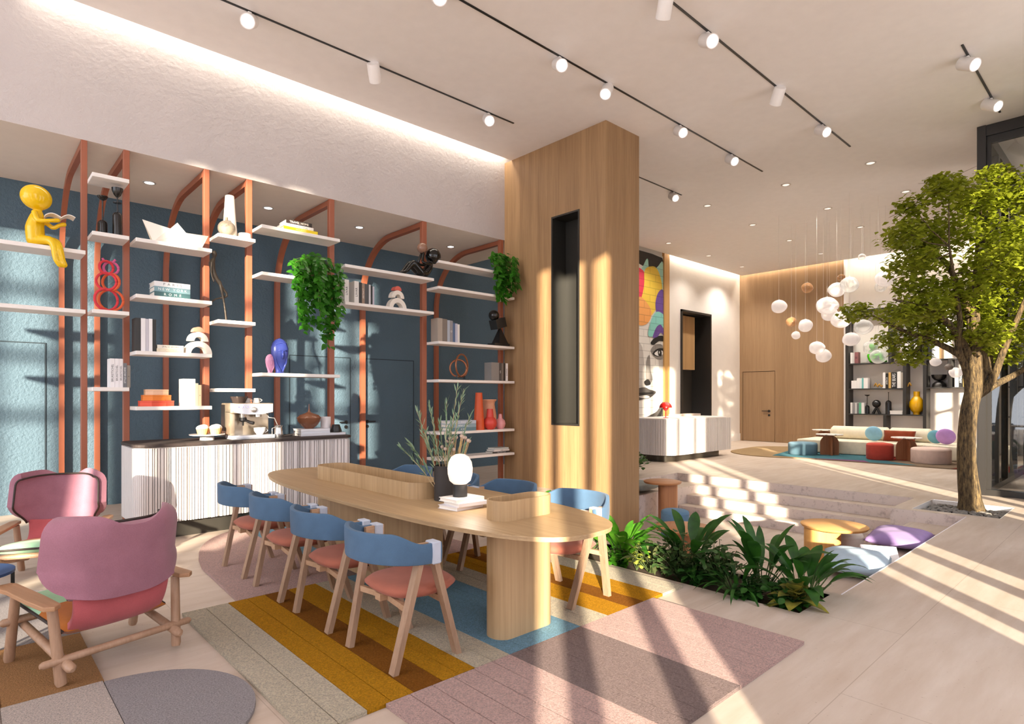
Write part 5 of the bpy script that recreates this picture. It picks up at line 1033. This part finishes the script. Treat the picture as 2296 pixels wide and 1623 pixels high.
t = thing('white_box', 'low white box lying on the shelf right of the black figures', 'box', (21.66, 5.78, 1.1)); bm = BM(); box(bm, 0, .2, -.34, 0, 0, .08); obj('base', bm, WHITE, t); bm = BM(); box(bm, -.004, .204, -.344, .004, .081, .115); obj('lid', bm, WHITE, t)
t = thing('figure_sculpture', 'bright green seated figure hugging its knees on the far bookcase', 'sculpture', (21.85, 6.26, 2.755), -PI / 2); bm = BM()
fig_tube(bm, [(-.08, 0, .1), (-.13, 0, .25), (-.08, 0, .42)], [.1, .1, .05]); ball(bm, (-.04, 0, .55), (.13, .13, .125), 20, 14)
for s in (-1, 1): fig_tube(bm, [(-.08, .06 * s, .08), (.16, .06 * s, .3), (.2, .05 * s, .1), (.3, .05 * s, .04)], [.07, .05, .045, .04]); fig_tube(bm, [(-.1, .1 * s, .38), (.06, .12 * s, .24), (.18, .03 * s, .25)], [.04, .035, .03])
remesh(obj('body', bm, plain('#4fc21f', .2, 0, 0), t), .012)
BK = plain('#1b1919', .25)
t = holder('tall black candle holder with dish among the far shelf figures', 21.8, 6.47, 1.1, .28, .62, (.08, .05), .07); t['group'] = 'black figures on the far bookcase'
t = thing('ball_sculpture', 'black ball on crossed legs between two candle bottles on far bookcase', 'sculpture', (21.8, 6.2, 1.1)); bm = BM(); ball(bm, (0, 0, .33), .125, 20, 14); obj('ball', bm, BK, t, 180)
for s in (-1, 1): bm = BM(); tube(bm, [(0, .1 * s, 0), (0, .0, .22)], [.045, .03], 10); obj('leg', bm, BK, t, 40)
t = holder('black bottle candle holder with tall spike on the far bookcase', 21.8, 5.86, 1.1, .44, .7, (.02, .02), .085); t['group'] = 'black figures on the far bookcase'
vase('bulb_vase', 'glossy yellow bulb vase with straight neck on the far bookcase', 21.83, 5.1, 1.1, [(.09, 0), (.09, .06), (.15, .12), (.2, .26), (.19, .4), (.12, .52), (.085, .56), (.085, .72), (.07, .72), (.07, .5)], '#e9b10f', .15)
vase('mushroom_vase', 'cream mushroom shaped vase on the upper shelf of far bookcase', 21.83, 5.62 - .12, 2.755, [(.09, 0), (.07, .3), (.13, .36), (.13, .46), (.11, .46), (.1, .4)], '#e9e0d6', .6)
t = thing('hourglass_bowl', 'black bowl resting on an upturned bowl on the far bookcase', 'sculpture', (21.83, 4.52, 1.945)); bm = BM(); lathe(bm, [(.19, 0), (.17, .1), (.1, .17), (.02, .19)], seg=28); obj('lower_bowl', bm, BK, t, 40); bm = BM(); lathe(bm, [(.03, .19), (.12, .22), (.18, .29), (.2, .38), (.185, .38), (.1, .25)], seg=28); obj('upper_bowl', bm, BK, t, 40)
for s, n in ((1, 'left'), (-1, 'right')):
    bm = BM(); tube(bm, [(0, -s * (.26 - .02 * k) , .05 + .03 * (1 + math.cos(k * 1.15)) * (1 + .09 * k)) for k in range(0, 14)], .022, 8); solo('snake_bookend', bm, plain('#c99a45', .35, .5), 'wavy gold snake bookend, %s of the row of books' % n, 'bookend', (21.75, 5.73 + (.52 if s > 0 else -.5), 1.925), 0, 180, 'gold bookends')

# ---------------------------------------------------------------- hanging glass pendants
MG = milk_glass('#f4ece8', .38, .22); CG = milk_glass('#f3f4f2', .82, .05); AG = milk_glass('#c9986a', .55, 0); SG = milk_glass('#8c8078', .35, 0)
PD = [(15.10, 6.47, 3.92, 0.185, MG, 'milky glass pendant farthest left against the wood wall'), (16.25, 6.23, 4.50, 0.152, AG, 'amber glass pendant high against the wood wall'), (16.15, 6.59, 3.63, 0.142, AG, 'small amber glass pendant left of a milky one'), (15.59, 6.02, 3.44, 0.179, MG, 'milky glass pendant right of the small amber one'),
      (16.04, 6.43, 3.26, 0.117, MG, 'small bright white pendant below the amber one'), (15.14, 5.35, 3.82, 0.228, MG, 'large half filled glass pendant in the middle of the wood wall'), (16.57, 5.80, 3.80, 0.197, MG, 'milky pendant peeking out below the large half filled one'), (15.74, 5.34, 4.27, 0.196, MG, 'milky pendant overlapping the edge of the wood wall'),
      (14.54, 4.67, 4.15, 0.194, CG, 'large clear glass pendant right of the wood wall edge'), (17.12, 5.70, 4.81, 0.094, AG, 'tiny amber pendant above the large clear one'), (15.17, 5.05, 3.46, 0.214, MG, 'large milky pendant below the cluster by the wood wall edge'), (15.89, 5.07, 3.05, 0.184, MG, 'milky pendant hanging above the green figure'),
      (15.38, 5.67, 2.85, 0.175, MG, 'upper of two overlapping low milky pendants'), (16.13, 5.79, 2.70, 0.193, MG, 'lower of two overlapping low milky pendants'), (16.56, 4.85, 2.87, 0.177, CG, 'clear pendant in front of the green figure'), (15.24, 4.30, 2.56, 0.177, CG, 'lowest clear pendant right of the green figure'), (17.34, 4.95, 3.11, 0.127, CG, 'small crumpled clear pendant above the two clear ones'),
      (16.16, 4.41, 4.46, 0.212, MG, 'large half filled pendant beside the tree crown'), (17.21, 4.80, 4.45, 0.148, CG, 'small clear pendant below the half filled one by the crown'), (15.55, 4.70, 3.29, 0.194, CG, 'clear pendant behind the lowest left twig of the tree'), (15.52, 4.72, 4.93, 0.084, CG, 'tiny clear pendant highest, close to the ceiling'), (16.91, 5.35, 3.83, 0.138, CG, 'clear pendant half hidden behind a large milky one'),
      (15.69, 4.02, 2.48, 0.081, SG, 'small smoky speckled pendant in front of the bookcase'), (16.54, 3.24, 2.33, 0.081, SG, 'small smoky speckled pendant beside the tree trunk'), (16.79, 3.55, 2.47, 0.110, MG, 'small white pendant above the black bowl'), (18.37, 3.46, 2.26, 0.146, MG, 'domed glass pendant left of the tree trunk'), (17.03, 4.15, 3.22, 0.207, CG, 'clear pendant partly behind the tree branches')]
for i, (x, y, z, R, m, lab) in enumerate(PD):
    t = thing('glass_pendant', lab, 'pendant lamp', (x, y, z), 0, 'blown glass pendant lamps')
    bm = BM(); ball(bm, (0, 0, 0), (R, R, R * .9), 22, 14, wob=.07, seed=i); obj('glass_shade', bm, m, t, 180)
    bm = BM(); tube(bm, [(0, 0, R * .8), (0, 0, 6.2 - z)], .0018, 4); obj('wire', bm, plain('#e6e0da', .4), t); bm = BM(); lathe(bm, [(.02, R * .82), (.02, R * .98)], seg=10); obj('cap', bm, plain('#b9b4b0', .3, .5), t)

# ---------------------------------------------------------------- ceiling lights
LENS = glow('#ffffff', 7.0); DIM = glow('#fff6ea', .9)
for x0, x1, y, n in ((-1, 6.75, 7.27, 'nearest the lit wall cove'), (1.2, 11.88, 5.42, 'running past the column'), (1.2, 11.87, 3.8, 'third from the cove'), (9.5, 12.2, 1.72, 'short one above the glass lobby'), (9.2, 11.93, 7.29, 'behind the column')):
    bm = BM(); box(bm, x0, x1, y - .014, y + .014, 6.19, 6.2); solo('light_track', bm, BLACK, 'black recessed ceiling light track ' + n, 'light track', group='ceiling light tracks')
HD = [(2.5, 7.27, 1, 'first on the track nearest the cove'), (4.15, 7.27, -1, 'second on the track nearest the cove, turned away'), (6.2, 7.27, 1, 'last before the end of the track nearest the cove'), (3.9, 5.42, 1, 'at the top edge of the picture on the track past the column'), (5.87, 5.42, 1, 'first left of the column top on the middle track'), (6.87, 5.42, 0, 'just left of the column top corner'), (8.83, 5.42, 1, 'right of the column top on the middle track'), (10.6, 5.42, 1, 'last on the middle track'),
      (5.87, 3.8, -1, 'at the near end of the third track, turned away'), (6.83, 3.8, 1, 'bright, second on the third track'), (8.83, 3.8, -1, 'third on the third track, turned away'), (10.55, 3.8, 1, 'last on the third track'), (9.85, 1.72, 1, 'first on the short track above the glass lobby'), (11.5, 1.72, 1, 'last on the short track above the glass lobby'), (11.6, 7.29, 1, 'on the track behind the column')]
SPOTS = []
for x, y, k, n in HD:
    t = thing('track_spotlight', 'white cylinder spotlight ' + n, 'spotlight', (x, y, 6.2), 0, 'track spotlights'); bm = BM(); box(bm, -.02, .02, -.015, .015, -.06, -.015); obj('bracket', bm, WHITE, t)
    d = Vector((-.45, -.75, -.55)) if k > 0 else (Vector((.5, .55, -.7)) if k < 0 else Vector((-.65, -.3, -.75))); M = T(0, 0, -.12) @ d.to_track_quat('Z', 'Y').to_matrix().to_4x4()
    bm = BM(); lathe(bm, [(.078, -.12), (.084, -.11), (.084, .12), (.074, .12), (.06, .1)], seg=24, M=M); obj('housing', bm, WHITE, t, 40); bm = BM(); lathe(bm, [(.046, .103), (.035, .112), (.001, .114)], seg=20, M=M); obj('lens', bm, LENS, t, 40)
def downlight(label, x, y, z, r, g):
    t = thing('downlight', label, 'downlight', (x, y, z), 0, g); bm = BM(); lathe(bm, [(r, 0), (r, -.008), (r * .72, -.01), (r * .7, 0)], seg=28, caps=False); obj('trim_ring', bm, plain('#d8d2cc', .3, .3), t, 40)
    bm = BM(); lathe(bm, [(r * .7, -.002), (r * .68, -.004), (.001, -.004)], seg=24); obj('lens', bm, LENS if z < 5 else DIM, t)
def lamp(x, y, z, e, ang=2.2, col=(1, .92, .82), r=.05):
    L = bpy.data.lights.new('downlight_beam', 'SPOT'); L.energy = e; L.spot_size = ang; L.spot_blend = .8; L.color = col; L.shadow_soft_size = r; o = bpy.data.objects.new('downlight_beam', L); C.objects.link(o); o.location = (x, y, z)
for x, y, n in ((13.0, 3.8, 'nearest, beside the tree crown'), (13.0, 5.42, 'second from the left in its row, past the middle track'), (13.05, 7.28, 'just right of the column track'), (15.38, 5.42, 'in the second row, in line with the middle track'), (15.38, 7.28, 'in the second row, left of the pendants'), (15.38, 9.83, 'in front of the mural'), (17.7, 5.42, 'in the third row above the pendants'), (17.7, 7.28, 'in the third row, left of the pendants'), (17.7, 9.83, 'in front of the dark portal'), (15.38, 3.8, 'beside the tree crown, in the second row'), (20.07, 7.28, 'in the last row above the sofa'), (20.07, 9.88, 'in the last row near the wood door corner'), (20.07, 5.42, 'added over the middle of the sofa to light the bookcase'), (20.07, 3.8, 'added behind the tree crown to light the bookcase')):
    downlight('recessed round ceiling downlight ' + n, x, y, 6.2, .1, 'ceiling downlights'); lamp(x, y, 6.17, 150 if x < 20 else 320)  # the final pair in the list is added, to brighten the bookcase
for x, n in ((1.97, 'left of the first lit post'), (3.64, 'above the coloured books'), (5.26, 'above the reclining figure'), (7.3, 'near the column')): downlight('recessed downlight in the low soffit, ' + n, x, 9.74, 4.7, .085, 'soffit downlights'); lamp(x, 9.74, 4.68, 35, 1.7)
